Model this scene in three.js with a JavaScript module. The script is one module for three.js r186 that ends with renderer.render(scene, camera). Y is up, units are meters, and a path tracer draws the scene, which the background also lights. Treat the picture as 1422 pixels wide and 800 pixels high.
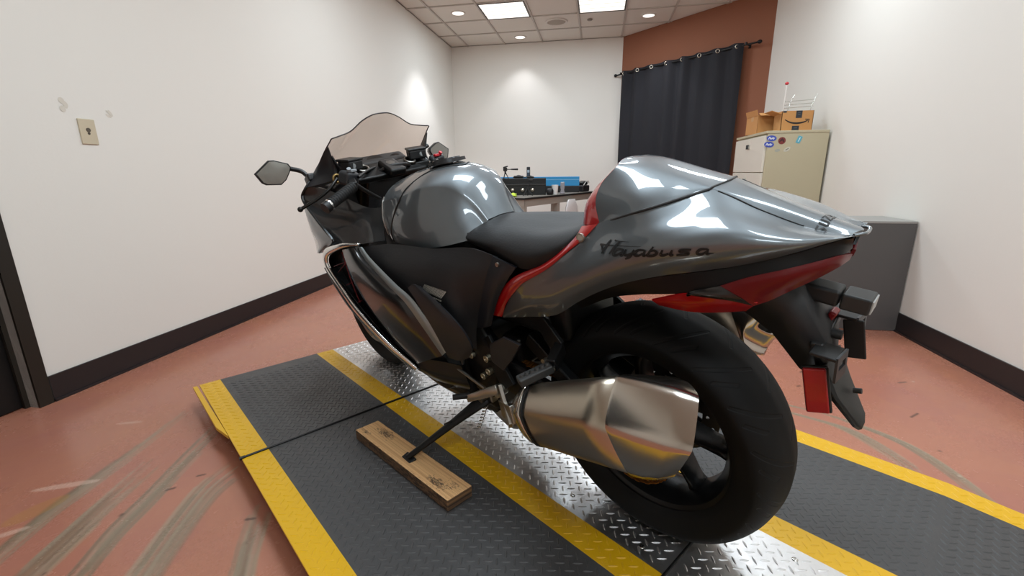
import * as THREE from 'three';
import { RoundedBoxGeometry } from 'three/addons/geometries/RoundedBoxGeometry.js';
import { mergeGeometries } from 'three/addons/utils/BufferGeometryUtils.js';
import { RectAreaLightUniformsLib } from 'three/addons/lights/RectAreaLightUniformsLib.js';
RectAreaLightUniformsLib.init();

// ------------------------------------------------------------ camera, exposure, lights
// Metres; x to the right along the far wall, y up, z towards the viewer. The motorcycle and the platform stand turned in the room.
const scene = new THREE.Scene();
const renderer = new THREE.WebGLRenderer();
renderer.toneMapping = THREE.LinearToneMapping;
renderer.toneMappingExposure = 1.07;
renderer.shadowMap.enabled = true;
const camera = new THREE.PerspectiveCamera(65.298, 1422 / 800, 0.05, 40);
camera.position.set(-0.2863, 1.0142, 1.0297);
camera.up.set(-0.03724, 0.9686, -0.24581);
camera.lookAt(-0.2863 - 0.178912, 1.0142 - 0.248468, 1.0297 - 0.951974);
scene.background = new THREE.Color(0, 0, 0);

const H = 3.02;                                   // ceiling height
const XL = -2.74, XR = 1.645, ZB = -6.80, ZF = 3.4; // left, right, far and near wall
const TROFFERS = [[-1.535, -5.275, 1], [-0.315, -5.275, 1], [-1.535, -2.835, 1], [-0.315, -2.835, 1], [0.905, -2.835, 1], [-0.62, -0.395, 2], [0.905, -0.395, 1], [0.60, 2.045, 2]]; // x, z and length along x in tiles
const CANS = [[-2.145, -5.255], [-1.535, -6.475], [0.295, -5.865]];
const TROFFER_NITS = 18.5, CAN_CANDELA = [8, 2.0, 2.0];
for (const [x, z, n] of TROFFERS) {
  const l = new THREE.RectAreaLight(0xe6f5ff, TROFFER_NITS, 0.61 * n - 0.06, 0.55);
  l.position.set(x, H - 0.022, z); l.lookAt(x, 0, z); l.name = 'troffer_light'; scene.add(l);
}
CANS.forEach(([x, z], i) => {
  const l = new THREE.SpotLight(0xf6f8ff, CAN_CANDELA[i], 0, 0.80, 0.35, 2);
  l.position.set(x, H - 0.012, z); l.target.position.set(x, 0, z); l.castShadow = true; l.shadow.radius = 3; l.name = 'downlight_beam';
  scene.add(l); scene.add(l.target);
});

// ------------------------------------------------------------ helpers
const V = (a) => new THREE.Vector3(a[0], a[1], a[2]);
let seed = 7;
const rnd = () => { seed = (seed * 1664525 + 1013904223) >>> 0; return seed / 4294967296; };
const taken = new Map();
function numbered(n) { const k = taken.get(n) || 0; taken.set(n, k + 1); return k ? n + '_' + String(k).padStart(3, '0') : n; }
function clean(g) {
  let h = g.index ? g.toNonIndexed() : g.clone();
  for (const k of Object.keys(h.attributes)) if (!['position', 'normal', 'uv'].includes(k)) h.deleteAttribute(k);
  if (!h.attributes.normal) h.computeVertexNormals();
  if (!h.attributes.uv) h.setAttribute('uv', new THREE.BufferAttribute(new Float32Array(h.attributes.position.count * 2), 2));
  return h;
}
const join = (gs) => (Array.isArray(gs) ? (gs.length === 1 ? gs[0] : mergeGeometries(gs.map(clean))) : gs);
function mesh(name, gs, m) { const o = new THREE.Mesh(join(gs), m); o.name = name; o.castShadow = o.receiveShadow = true; return o; }
function part(name, gs, m, parent, label) { const o = mesh(name, gs, m); parent.add(o); if (label) o.userData.label = label; return o; }
function thing(name, label, category, pos = [0, 0, 0], turn = 0, group) {
  const o = new THREE.Group(); o.name = numbered(name); o.position.set(...pos); o.rotation.y = turn; o.userData = { label, category };
  if (group) o.userData.group = group; scene.add(o); return o;
}
function single(name, gs, m, label, category, group) {
  const o = mesh(numbered(name), gs, m); o.userData = { label, category }; if (group) o.userData.group = group; scene.add(o); return o;
}
function struct(name, gs, m) { const o = mesh(numbered(name), gs, m); o.userData.kind = 'structure'; scene.add(o); return o; }
const box = (w, h, d, x = 0, y = 0, z = 0, rx = 0, ry = 0, rz = 0) => { const g = new THREE.BoxGeometry(w, h, d); g.rotateX(rx); g.rotateZ(rz); g.rotateY(ry); return g.translate(x, y, z); };
const rbox = (w, h, d, r, x = 0, y = 0, z = 0, rx = 0, ry = 0, rz = 0) => { const g = new RoundedBoxGeometry(w, h, d, 2, r); g.rotateX(rx); g.rotateZ(rz); g.rotateY(ry); return g.translate(x, y, z); };
const span = (x0, x1, y0, y1, z0, z1) => box(x1 - x0, y1 - y0, z1 - z0, (x0 + x1) / 2, (y0 + y1) / 2, (z0 + z1) / 2);
const rspan = (x0, x1, y0, y1, z0, z1, r) => rbox(x1 - x0, y1 - y0, z1 - z0, r, (x0 + x1) / 2, (y0 + y1) / 2, (z0 + z1) / 2);
function tube(pts, r, seg = 24, rad = 8, closed = false) { return new THREE.TubeGeometry(new THREE.CatmullRomCurve3(pts.map(V), closed, 'catmullrom', 0.5), seg, r, rad, closed); }
function rod(a, b, r1, r2 = r1, n = 14) {
  const A = V(a), B = V(b), d = B.clone().sub(A), g = new THREE.CylinderGeometry(r2, r1, d.length(), n);
  g.applyQuaternion(new THREE.Quaternion().setFromUnitVectors(new THREE.Vector3(0, 1, 0), d.clone().normalize()));
  return g.translate((A.x + B.x) / 2, (A.y + B.y) / 2, (A.z + B.z) / 2);
}
function bar(a, b, w, h, up = [0, 1, 0]) {        // a rounded rectangular bar from a to b
  const A = V(a), B = V(b), d = B.clone().sub(A), L = d.length(), g = new RoundedBoxGeometry(w, h, L, 2, Math.min(w, h) * 0.2);
  const m = new THREE.Matrix4().lookAt(B, A, V(up)); g.applyMatrix4(m); return g.translate((A.x + B.x) / 2, (A.y + B.y) / 2, (A.z + B.z) / 2);
}
function lathe(profile, seg = 48, axis = 'y') {   // profile of [radius, along]
  const g = new THREE.LatheGeometry(profile.map((p) => new THREE.Vector2(p[0], p[1])), seg);
  if (axis === 'z') g.rotateX(Math.PI / 2); if (axis === 'x') g.rotateZ(-Math.PI / 2); return g;
}
function flipZ(g) {                               // the mirror image across the bike's middle plane
  const h = clean(join(g)); const p = h.attributes.position, n = h.attributes.normal, u = h.attributes.uv;
  for (let i = 0; i < p.count; i++) { p.setZ(i, -p.getZ(i)); n.setZ(i, -n.getZ(i)); }
  for (const a of [p, n, u]) for (let i = 0; i < a.count; i += 3) for (let k = 0; k < a.itemSize; k++) {
    const t = a.array[(i + 1) * a.itemSize + k]; a.array[(i + 1) * a.itemSize + k] = a.array[(i + 2) * a.itemSize + k]; a.array[(i + 2) * a.itemSize + k] = t;
  }
  return h;
}
function cr(a, b, c, d, t) { return 0.5 * (2 * b + (c - a) * t + (2 * a - 5 * b + 4 * c - d) * t * t + (3 * b - a - 3 * c + d) * t * t * t); }
function crRow(row, t) {                          // Catmull-Rom through a row of points, t in 0..1
  const n = row.length - 1, f = Math.min(t * n, n - 1e-9), i = Math.floor(f), s = f - i, q = (k) => {
    if (k < 0) return row[0].map((x, c) => 2 * x - row[1][c]); if (k > n) return row[n].map((x, c) => 2 * x - row[n - 1][c]); return row[k];
  };
  const A = q(i - 1), B = q(i), C = q(i + 1), D = q(i + 2); return B.map((_, c) => cr(A[c], B[c], C[c], D[c], s));
}
const evalPatch = (grid, u, v) => crRow(grid.map((r) => crRow(r, v)), u);
const whole = (grid) => grid.map((r) => [...r, ...r.slice(0, -1).reverse().map(([x, y, z]) => [x, y, -z])]); // half rows that end on z = 0 -> full rows
// A smooth panel through a grid of points, with thickness th measured to the inner side (sign chooses which side that is).
function panel(grid, nu, nv, th = 0.004) {
  const P = [], N = [];
  for (let i = 0; i <= nu; i++) for (let j = 0; j <= nv; j++) P.push(evalPatch(grid, i / nu, j / nv));
  const at = (i, j) => V(P[Math.max(0, Math.min(nu, i)) * (nv + 1) + Math.max(0, Math.min(nv, j))]);
  for (let i = 0; i <= nu; i++) for (let j = 0; j <= nv; j++) {
    const a = at(i + 1, j).sub(at(i - 1, j)), b = at(i, j + 1).sub(at(i, j - 1)); let n = a.cross(b);
    if (n.lengthSq() < 1e-16) n = at(Math.min(nu - 1, Math.max(1, i)) + 1, j).sub(at(Math.min(nu - 1, Math.max(1, i)) - 1, j)).cross(at(Math.min(nu - 1, Math.max(1, i)), j + 1).sub(at(Math.min(nu - 1, Math.max(1, i)), j - 1)));
    N.push(n.normalize());
  }
  const pos = [], nor = [], uv = [], idx = [], W = nv + 1, S = (nu + 1) * W;
  P.forEach((p, k) => { pos.push(...p); nor.push(N[k].x, N[k].y, N[k].z); uv.push(Math.floor(k / W) / nu, (k % W) / nv); });
  if (th) P.forEach((p, k) => { pos.push(p[0] - N[k].x * th, p[1] - N[k].y * th, p[2] - N[k].z * th); nor.push(-N[k].x, -N[k].y, -N[k].z); uv.push(Math.floor(k / W) / nu, (k % W) / nv); });
  for (let i = 0; i < nu; i++) for (let j = 0; j < nv; j++) {
    const a = i * W + j, b = a + W, c = b + 1, d = a + 1; idx.push(a, b, c, a, c, d);
    if (th) idx.push(a + S, c + S, b + S, a + S, d + S, c + S);
  }
  if (th) {
    const ring = [];
    for (let j = 0; j < nv; j++) ring.push([j, j + 1]); for (let i = 0; i < nu; i++) ring.push([i * W + nv, (i + 1) * W + nv]);
    for (let j = nv; j > 0; j--) ring.push([nu * W + j, nu * W + j - 1]); for (let i = nu; i > 0; i--) ring.push([i * W, (i - 1) * W]);
    for (const [a, b] of ring) {
      const k = pos.length / 3, A = V(P[a]), B = V(P[b]), A2 = V(pos.slice((a + S) * 3, (a + S) * 3 + 3)), B2 = V(pos.slice((b + S) * 3, (b + S) * 3 + 3));
      const n = B.clone().sub(A).cross(A2.clone().sub(A)).normalize();
      for (const p of [A, B, B2, A2]) { pos.push(p.x, p.y, p.z); nor.push(n.x, n.y, n.z); uv.push(0, 0); }
      idx.push(k, k + 1, k + 2, k, k + 2, k + 3);
    }
  }
  const g = new THREE.BufferGeometry();
  g.setAttribute('position', new THREE.Float32BufferAttribute(pos, 3)); g.setAttribute('normal', new THREE.Float32BufferAttribute(nor, 3));
  g.setAttribute('uv', new THREE.Float32BufferAttribute(uv, 2)); g.setIndex(idx); return g;
}
function loft(rings, closedEnds = true) {         // rings: arrays of points with equal counts, joined one to the next
  const n = rings[0].length, pos = [], idx = [];
  rings.forEach((r) => r.forEach((p) => pos.push(...p)));
  for (let i = 0; i < rings.length - 1; i++) for (let j = 0; j < n; j++) { const a = i * n + j, b = i * n + (j + 1) % n; idx.push(a, b, b + n, a, b + n, a + n); }
  if (closedEnds) for (const [r, f] of [[0, 0], [rings.length - 1, 1]]) {
    const c = pos.length / 3, m = rings[r].reduce((s, p) => [s[0] + p[0] / n, s[1] + p[1] / n, s[2] + p[2] / n], [0, 0, 0]); pos.push(...m);
    for (let j = 0; j < n; j++) { const a = r * n + j, b = r * n + (j + 1) % n; f ? idx.push(a, b, c) : idx.push(b, a, c); }
  }
  const g = new THREE.BufferGeometry(); g.setAttribute('position', new THREE.Float32BufferAttribute(pos, 3)); g.setIndex(idx); g.computeVertexNormals(); return g;
}
function ribbon(line, width, put, smooth = true) { // a stroke drawn in a plane and laid on a surface by put(s, t)
  const n = smooth ? (line.length - 1) * 5 : line.length - 1, pts = [];
  for (let i = 0; i <= n; i++) pts.push(smooth ? crRow(line, i / n) : line[i]);
  const pos = [], idx = [];
  pts.forEach((p, i) => {
    const a = pts[Math.max(0, i - 1)], b = pts[Math.min(n, i + 1)], d = [b[0] - a[0], b[1] - a[1]], L = Math.hypot(...d) || 1, w = (typeof width === 'function' ? width(i / n) : width) / 2;
    pos.push(...put(p[0] - d[1] / L * w, p[1] + d[0] / L * w), ...put(p[0] + d[1] / L * w, p[1] - d[0] / L * w));
    if (i) { const k = i * 2; idx.push(k - 2, k - 1, k, k, k - 1, k + 1); }
  });
  const g = new THREE.BufferGeometry(); g.setAttribute('position', new THREE.Float32BufferAttribute(pos, 3)); g.setIndex(idx); g.computeVertexNormals(); return g;
}
function onPatch(grid, a, b, pa, pb, u = 0.5, v = 0.5) { // the patch point whose coordinates a, b are pa, pb; with its normal
  for (let k = 0; k < 14; k++) {
    const p = evalPatch(grid, u, v), h = 1e-3, pu = evalPatch(grid, u + (u > 0.5 ? -h : h), v), pv = evalPatch(grid, u, v + (v > 0.5 ? -h : h)), su = u > 0.5 ? -h : h, sv = v > 0.5 ? -h : h;
    const A = (pu[a] - p[a]) / su, B = (pv[a] - p[a]) / sv, C = (pu[b] - p[b]) / su, D = (pv[b] - p[b]) / sv, det = A * D - B * C, ea = pa - p[a], eb = pb - p[b];
    u = Math.max(0, Math.min(1, u + (ea * D - B * eb) / det)); v = Math.max(0, Math.min(1, v + (A * eb - C * ea) / det));
  }
  return evalPatch(grid, u, v);
}
const std = (color, roughness = 0.6, metalness = 0, extra = {}) => new THREE.MeshPhysicalMaterial({ color, roughness, metalness, side: THREE.DoubleSide, ...extra });

// fine noise, used for grain and relief
function noiseTexture(size, cell, amp, base, rep) {
  const d = new Uint8Array(size * size * 4), lat = [];
  for (const [k, c] of cell.entries()) { const n = Math.max(1, Math.round(size / c)); lat.push({ n, v: Float32Array.from({ length: n * n }, rnd), a: amp[k] }); }
  for (let y = 0; y < size; y++) for (let x = 0; x < size; x++) {
    let s = base;
    for (const { n, v, a } of lat) {
      const fx = x / size * n, fy = y / size * n, i = Math.floor(fx), j = Math.floor(fy), u = fx - i, w = fy - j, i1 = (i + 1) % n, j1 = (j + 1) % n;
      const q = (v[j * n + i] * (1 - u) + v[j * n + i1] * u) * (1 - w) + (v[j1 * n + i] * (1 - u) + v[j1 * n + i1] * u) * w; s += (q - 0.5) * a;
    }
    const o = (y * size + x) * 4; d[o] = d[o + 1] = d[o + 2] = Math.max(0, Math.min(255, s * 255)); d[o + 3] = 255;
  }
  const t = new THREE.DataTexture(d, size, size); t.wrapS = t.wrapT = THREE.RepeatWrapping; t.magFilter = t.minFilter = THREE.LinearFilter; t.repeat.set(rep, rep); t.needsUpdate = true; return t;
}
const grain = noiseTexture(256, [2, 6, 24], [0.35, 0.25, 0.2], 0.5, 1);
const mottle = noiseTexture(512, [3, 16, 64, 170], [0.10, 0.10, 0.12, 0.12], 0.5, 1);
function canvasTexture(w, h, draw) {
  const c = document.createElement('canvas'); c.width = w; c.height = h; draw(c.getContext('2d'), w, h);
  const t = new THREE.CanvasTexture(c); t.colorSpace = THREE.SRGBColorSpace; return t;
}
function metreUV(g, s = 1) {                      // box-projected uv in metres
  const h = clean(g), p = h.attributes.position, n = h.attributes.normal, u = h.attributes.uv;
  for (let i = 0; i < p.count; i++) {
    const ax = Math.abs(n.getX(i)), ay = Math.abs(n.getY(i)), az = Math.abs(n.getZ(i));
    if (ay >= ax && ay >= az) u.setXY(i, p.getX(i) / s, -p.getZ(i) / s); else if (ax >= az) u.setXY(i, p.getZ(i) / s, p.getY(i) / s); else u.setXY(i, p.getX(i) / s, p.getY(i) / s);
  }
  return h;
}
const G = {
  tailSide: [[[0.3777,0.5778,-0.15],[0.3773,0.5759,-0.1496],[0.3769,0.5741,-0.1492],[0.3765,0.5723,-0.1488],[0.3761,0.5704,-0.1484],[0.3758,0.5686,-0.148]],[[0.2914,0.6733,-0.166],[0.2869,0.6594,-0.1652],[0.2815,0.6458,-0.1651],[0.2782,0.6309,-0.1632],[0.2791,0.6135,-0.1574],[0.284,0.5933,-0.148]],[[0.1993,0.7321,-0.174],[0.1907,0.7135,-0.1738],[0.181,0.6954,-0.1747],[0.1741,0.6757,-0.1728],[0.1728,0.6524,-0.1652],[0.1765,0.6251,-0.152]],[[0.1308,0.7774,-0.17],[0.1203,0.7598,-0.1726],[0.1085,0.7431,-0.1767],[0.1002,0.7246,-0.177],[0.0985,0.7018,-0.1697],[0.103,0.6744,-0.155]],[[0.0805,0.8189,-0.153],[0.0656,0.8013,-0.162],[0.0491,0.7851,-0.1732],[0.0372,0.7669,-0.1788],[0.0345,0.7433,-0.1729],[0.0401,0.7135,-0.156]],[[0.0494,0.8536,-0.134],[0.0253,0.8354,-0.1493],[-0.0002,0.8193,-0.1673],[-0.02,0.8015,-0.1782],[-0.029,0.7778,-0.1742],[-0.0285,0.7471,-0.156]],[[-0.0444,0.8849,-0.142],[-0.0634,0.8656,-0.1541],[-0.0837,0.8479,-0.1689],[-0.0993,0.8287,-0.1768],[-0.1064,0.8041,-0.1703],[-0.1059,0.7732,-0.15]],[[-0.098,0.9012,-0.108],[-0.1201,0.8819,-0.1288],[-0.1435,0.8649,-0.1532],[-0.1615,0.8464,-0.1684],[-0.1698,0.8217,-0.1644],[-0.1697,0.7892,-0.142]],[[-0.1471,0.9144,-0.058],[-0.1709,0.8947,-0.0899],[-0.1958,0.8783,-0.1263],[-0.2152,0.8606,-0.1512],[-0.2244,0.8362,-0.1521],[-0.2248,0.803,-0.13]],[[-0.2253,0.883,-0.052],[-0.2402,0.8729,-0.0791],[-0.256,0.8649,-0.11],[-0.2682,0.8552,-0.1312],[-0.2737,0.8396,-0.1322],[-0.2732,0.8172,-0.114]],[[-0.2867,0.8581,-0.044],[-0.2938,0.8547,-0.0638],[-0.3015,0.8524,-0.0861],[-0.3074,0.8486,-0.102],[-0.3097,0.8409,-0.1044],[-0.3087,0.8289,-0.094]],[[-0.3287,0.8465,-0.036],[-0.3317,0.846,-0.0466],[-0.335,0.846,-0.0583],[-0.3376,0.8452,-0.067],[-0.3388,0.8426,-0.0695],[-0.3388,0.8382,-0.066]],[[-0.3613,0.8415,-0.028],[-0.3623,0.8424,-0.0315],[-0.3633,0.8434,-0.0352],[-0.3642,0.8442,-0.0382],[-0.3648,0.8446,-0.0398],[-0.3652,0.8446,-0.04]]],
  redTrim: [[[0.4328,0.5645,-0.15],[0.4072,0.5707,-0.1557],[0.389,0.5731,-0.156],[0.3778,0.5715,-0.151]],[[0.394,0.6142,-0.158],[0.3664,0.6229,-0.165],[0.3462,0.6279,-0.1667],[0.3329,0.6294,-0.163]],[[0.3328,0.675,-0.165],[0.3024,0.6843,-0.173],[0.2791,0.6902,-0.1757],[0.2625,0.693,-0.173]],[[0.2821,0.7125,-0.168],[0.2556,0.7173,-0.1763],[0.2358,0.7193,-0.1793],[0.2221,0.7184,-0.177]],[[0.2277,0.7381,-0.168],[0.209,0.7402,-0.1763],[0.1961,0.7398,-0.1793],[0.1888,0.7366,-0.177]],[[0.1852,0.7571,-0.168],[0.167,0.7616,-0.1757],[0.1544,0.7637,-0.178],[0.1472,0.7632,-0.175]],[[0.1363,0.7892,-0.162],[0.121,0.7942,-0.1687],[0.1107,0.797,-0.17],[0.1053,0.7975,-0.166]],[[0.0974,0.8252,-0.148],[0.0852,0.8263,-0.155],[0.0776,0.8254,-0.1567],[0.0745,0.8227,-0.153]],[[0.0904,0.8463,-0.13],[0.0708,0.8511,-0.1367],[0.056,0.8541,-0.138],[0.0456,0.8554,-0.134]]],
  tailLens: [[[-0.2084,0.7701,-0.144],[-0.2219,0.7632,-0.143],[-0.2344,0.7555,-0.14],[-0.2461,0.7469,-0.135],[-0.257,0.7374,-0.128]],[[-0.2489,0.7886,-0.132],[-0.2575,0.7799,-0.1315],[-0.2651,0.7699,-0.128],[-0.2716,0.7587,-0.1215],[-0.2774,0.746,-0.112]],[[-0.2943,0.8028,-0.112],[-0.2975,0.7948,-0.1138],[-0.2997,0.7855,-0.112],[-0.301,0.7747,-0.1068],[-0.3014,0.7623,-0.098]],[[-0.3294,0.8115,-0.082],[-0.3306,0.8054,-0.0845],[-0.3312,0.7982,-0.084],[-0.3311,0.7898,-0.0805],[-0.3303,0.7802,-0.074]],[[-0.3524,0.8148,-0.05],[-0.3526,0.8104,-0.0515],[-0.3523,0.8053,-0.051],[-0.3516,0.7995,-0.0485],[-0.3506,0.7929,-0.044]],[[-0.3601,0.8061,-0.012],[-0.3594,0.8034,-0.0115],[-0.3586,0.8007,-0.011],[-0.3579,0.798,-0.0105],[-0.3571,0.7953,-0.01]]],
  tailSmoke: [[[-0.149,0.7434,-0.147],[-0.153,0.7457,-0.1523],[-0.1544,0.7455,-0.1523],[-0.1531,0.7428,-0.147]],[[-0.1637,0.7544,-0.15],[-0.1756,0.7536,-0.154],[-0.1848,0.7505,-0.1527],[-0.1916,0.7448,-0.146]],[[-0.1853,0.7616,-0.147],[-0.2014,0.7583,-0.1503],[-0.2148,0.7528,-0.1483],[-0.226,0.7448,-0.141]],[[-0.2084,0.7701,-0.144],[-0.2269,0.7615,-0.144],[-0.243,0.7506,-0.1387],[-0.257,0.7374,-0.128]]],
  redLower: [[[-0.0803,0.7171,-0.146],[-0.085,0.7108,-0.141],[-0.0851,0.7004,-0.128]],[[-0.1495,0.7439,-0.148],[-0.1487,0.7228,-0.138],[-0.1442,0.6971,-0.12]],[[-0.2092,0.7451,-0.144],[-0.2047,0.7272,-0.132],[-0.1968,0.7048,-0.112]],[[-0.2627,0.7431,-0.126],[-0.2518,0.7307,-0.119],[-0.2377,0.714,-0.104]]],
  tailBand: [[[0.1073,0.6716,-0.15],[0.1094,0.6604,-0.141],[0.1113,0.6492,-0.132]],[[0.0448,0.7104,-0.15],[0.0347,0.7035,-0.144],[0.0247,0.6967,-0.138]],[[-0.0245,0.7443,-0.15],[-0.0399,0.7336,-0.1465],[-0.0551,0.723,-0.143]],[[-0.1031,0.7697,-0.145],[-0.1168,0.7546,-0.144],[-0.1304,0.7396,-0.143]],[[-0.1673,0.7859,-0.137],[-0.1777,0.7731,-0.138],[-0.188,0.7605,-0.139]],[[-0.2229,0.7998,-0.125],[-0.235,0.7929,-0.1255],[-0.2468,0.7862,-0.126]],[[-0.2717,0.8143,-0.109],[-0.2822,0.8074,-0.1075],[-0.2926,0.8006,-0.106]],[[-0.3075,0.8261,-0.089],[-0.3178,0.8178,-0.0825],[-0.328,0.8094,-0.076]],[[-0.3379,0.8355,-0.061],[-0.3448,0.8243,-0.0535],[-0.3517,0.8129,-0.046]],[[-0.363,0.8416,-0.036],[-0.3608,0.8285,-0.023],[-0.3587,0.815,-0.01]]],
  sideCover: [[[0.9704,0.7299,-0.24],[0.7935,0.7528,-0.215],[0.5788,0.7609,-0.205],[0.44,0.772,-0.18],[0.3455,0.7535,-0.164]],[[0.8772,0.6776,-0.255],[0.7029,0.6953,-0.243],[0.5284,0.7122,-0.226],[0.431,0.7106,-0.2],[0.3725,0.698,-0.176]],[[0.745,0.603,-0.262],[0.6342,0.6218,-0.252],[0.5029,0.6382,-0.236],[0.4584,0.6304,-0.208],[0.4166,0.6178,-0.18]],[[0.6501,0.5384,-0.262],[0.5749,0.561,-0.254],[0.4965,0.5755,-0.242],[0.4732,0.5575,-0.212],[0.4621,0.5268,-0.182]],[[0.6174,0.4549,-0.25],[0.5598,0.4749,-0.245],[0.5082,0.4857,-0.235],[0.4955,0.4708,-0.205],[0.4814,0.4497,-0.182]]],
  frameCover: [[[0.355,0.756,-0.17],[0.3106,0.7474,-0.172],[0.2752,0.7363,-0.168]],[[0.3845,0.6919,-0.182],[0.3376,0.6961,-0.182],[0.3158,0.6919,-0.17]],[[0.421,0.6184,-0.184],[0.3818,0.6261,-0.182],[0.3688,0.6235,-0.168]],[[0.4615,0.5293,-0.182],[0.4295,0.537,-0.18],[0.4136,0.5397,-0.166]]],
  sideFairing: [[[1.0358,0.7251,-0.286],[0.9868,0.7349,-0.2905],[0.9576,0.7402,-0.288],[0.9468,0.7413,-0.2785],[0.9531,0.7383,-0.262]],[[1.009,0.6754,-0.293],[0.9514,0.6894,-0.2983],[0.914,0.6981,-0.2965],[0.8953,0.7018,-0.2877],[0.8937,0.7008,-0.272]],[[0.9546,0.6058,-0.297],[0.8698,0.6245,-0.3048],[0.8074,0.6364,-0.3055],[0.7647,0.6422,-0.2993],[0.7394,0.6422,-0.286]],[[0.8954,0.5371,-0.296],[0.8033,0.5667,-0.3048],[0.7342,0.5879,-0.3065],[0.685,0.6015,-0.3013],[0.653,0.6085,-0.289]],[[0.8031,0.4511,-0.286],[0.7229,0.4878,-0.2957],[0.663,0.515,-0.2985],[0.6209,0.5336,-0.2942],[0.5946,0.5447,-0.283]],[[0.7251,0.3579,-0.258],[0.6576,0.3937,-0.269],[0.6073,0.4196,-0.273],[0.5726,0.4365,-0.27],[0.5518,0.4452,-0.26]]],
  bevel: [[[0.9531,0.7383,-0.262],[0.9354,0.7403,-0.262],[0.9323,0.7389,-0.256]],[[0.8937,0.7008,-0.272],[0.8718,0.7076,-0.272],[0.8643,0.7105,-0.266]],[[0.7394,0.6422,-0.286],[0.7178,0.652,-0.2855],[0.7093,0.6571,-0.279]],[[0.653,0.6085,-0.289],[0.6297,0.619,-0.288],[0.6189,0.6243,-0.281]],[[0.5946,0.5447,-0.283],[0.5682,0.5523,-0.282],[0.5535,0.5543,-0.275]],[[0.5518,0.4452,-0.26],[0.533,0.4591,-0.261],[0.5248,0.4666,-0.256]]],
  chrome: [[[0.9253,0.7575,-0.27],[0.914,0.7568,-0.2747],[0.9157,0.7531,-0.274],[0.9303,0.7464,-0.268]],[[1.038,0.7476,-0.292],[1.0203,0.7457,-0.2967],[1.017,0.7407,-0.296],[1.028,0.7325,-0.29]],[[1.182,0.7044,-0.304],[1.1477,0.7061,-0.308],[1.1299,0.7043,-0.3067],[1.1278,0.6989,-0.3]],[[1.2075,0.6389,-0.307],[1.1673,0.6474,-0.3113],[1.1442,0.6516,-0.3103],[1.1373,0.6515,-0.304]],[[1.143,0.5624,-0.307],[1.0929,0.5737,-0.3113],[1.0597,0.5797,-0.3103],[1.0424,0.5807,-0.304]],[[1.0437,0.4799,-0.303],[0.9948,0.4934,-0.3073],[0.9619,0.501,-0.3063],[0.9438,0.5027,-0.3]],[[0.8835,0.393,-0.29],[0.8449,0.4067,-0.2943],[0.82,0.4138,-0.2933],[0.808,0.4145,-0.287]],[[0.7652,0.3207,-0.262],[0.7359,0.336,-0.266],[0.7183,0.3443,-0.2647],[0.7118,0.3459,-0.258]]],
  chromeMid: [[0.9278,0.752,-0.269],[1.033,0.74,-0.291],[1.1546,0.7016,-0.302],[1.1718,0.6453,-0.3055],[1.0915,0.5718,-0.3055],[0.9925,0.4916,-0.3015],[0.845,0.404,-0.2885],[0.7381,0.3335,-0.26]],
  duct: [[[1.1354,0.7081,-0.25],[1.1564,0.699,-0.2175],[1.0751,0.7134,-0.225]],[[1.2633,0.6618,-0.255],[1.2889,0.6416,-0.22],[1.2035,0.6487,-0.225]],[[1.2783,0.6081,-0.255],[1.28,0.5782,-0.2215],[1.1725,0.5798,-0.228]],[[1.1677,0.5328,-0.255],[1.1862,0.5058,-0.225],[1.0995,0.5149,-0.235]],[[1.049,0.451,-0.25],[1.0601,0.4211,-0.225],[0.9739,0.4328,-0.24]],[[0.8958,0.361,-0.242],[0.9141,0.3384,-0.222],[0.8443,0.3623,-0.242]],[[0.7595,0.3146,-0.235],[0.7836,0.2959,-0.215],[0.7281,0.3256,-0.235]]],
  lattice: [[[1.1058,0.7013,-0.262],[1.095,0.596,-0.262],[1.0653,0.5086,-0.262]],[[1.2273,0.6272,-0.262],[1.0823,0.6685,-0.262]],[[1.1986,0.6079,-0.262],[1.0823,0.6685,-0.262]],[[1.154,0.562,-0.262],[1.0662,0.5925,-0.262]],[[1.0863,0.5041,-0.262],[1.0393,0.523,-0.262]]],
  lowerCowl: [[[1.2075,0.6389,-0.307],[1.2425,0.6269,-0.291],[1.2725,0.6089,-0.252],[1.2825,0.5939,-0.187]],[[1.143,0.5624,-0.307],[1.178,0.5504,-0.291],[1.208,0.5324,-0.252],[1.218,0.5174,-0.187]],[[1.0437,0.4799,-0.303],[1.0787,0.4679,-0.287],[1.1087,0.4499,-0.248],[1.1187,0.4349,-0.183]],[[0.8835,0.393,-0.29],[0.9185,0.381,-0.274],[0.9485,0.363,-0.235],[0.9585,0.348,-0.17]],[[0.7652,0.3207,-0.262],[0.8002,0.3087,-0.246],[0.8302,0.2907,-0.207],[0.8402,0.2757,-0.142]]],
  flap: [[[0.64,0.6526,-0.276],[0.6105,0.6684,-0.273],[0.584,0.667,-0.268]],[[0.5892,0.6071,-0.279],[0.5389,0.6319,-0.274],[0.5049,0.6296,-0.266]],[[0.5488,0.5463,-0.275],[0.4803,0.5761,-0.271],[0.433,0.5767,-0.259]],[[0.5301,0.4668,-0.26],[0.4641,0.4959,-0.258],[0.4067,0.5133,-0.248]],[[0.5412,0.4344,-0.246],[0.4847,0.4434,-0.246],[0.4421,0.463,-0.238]]],
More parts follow.
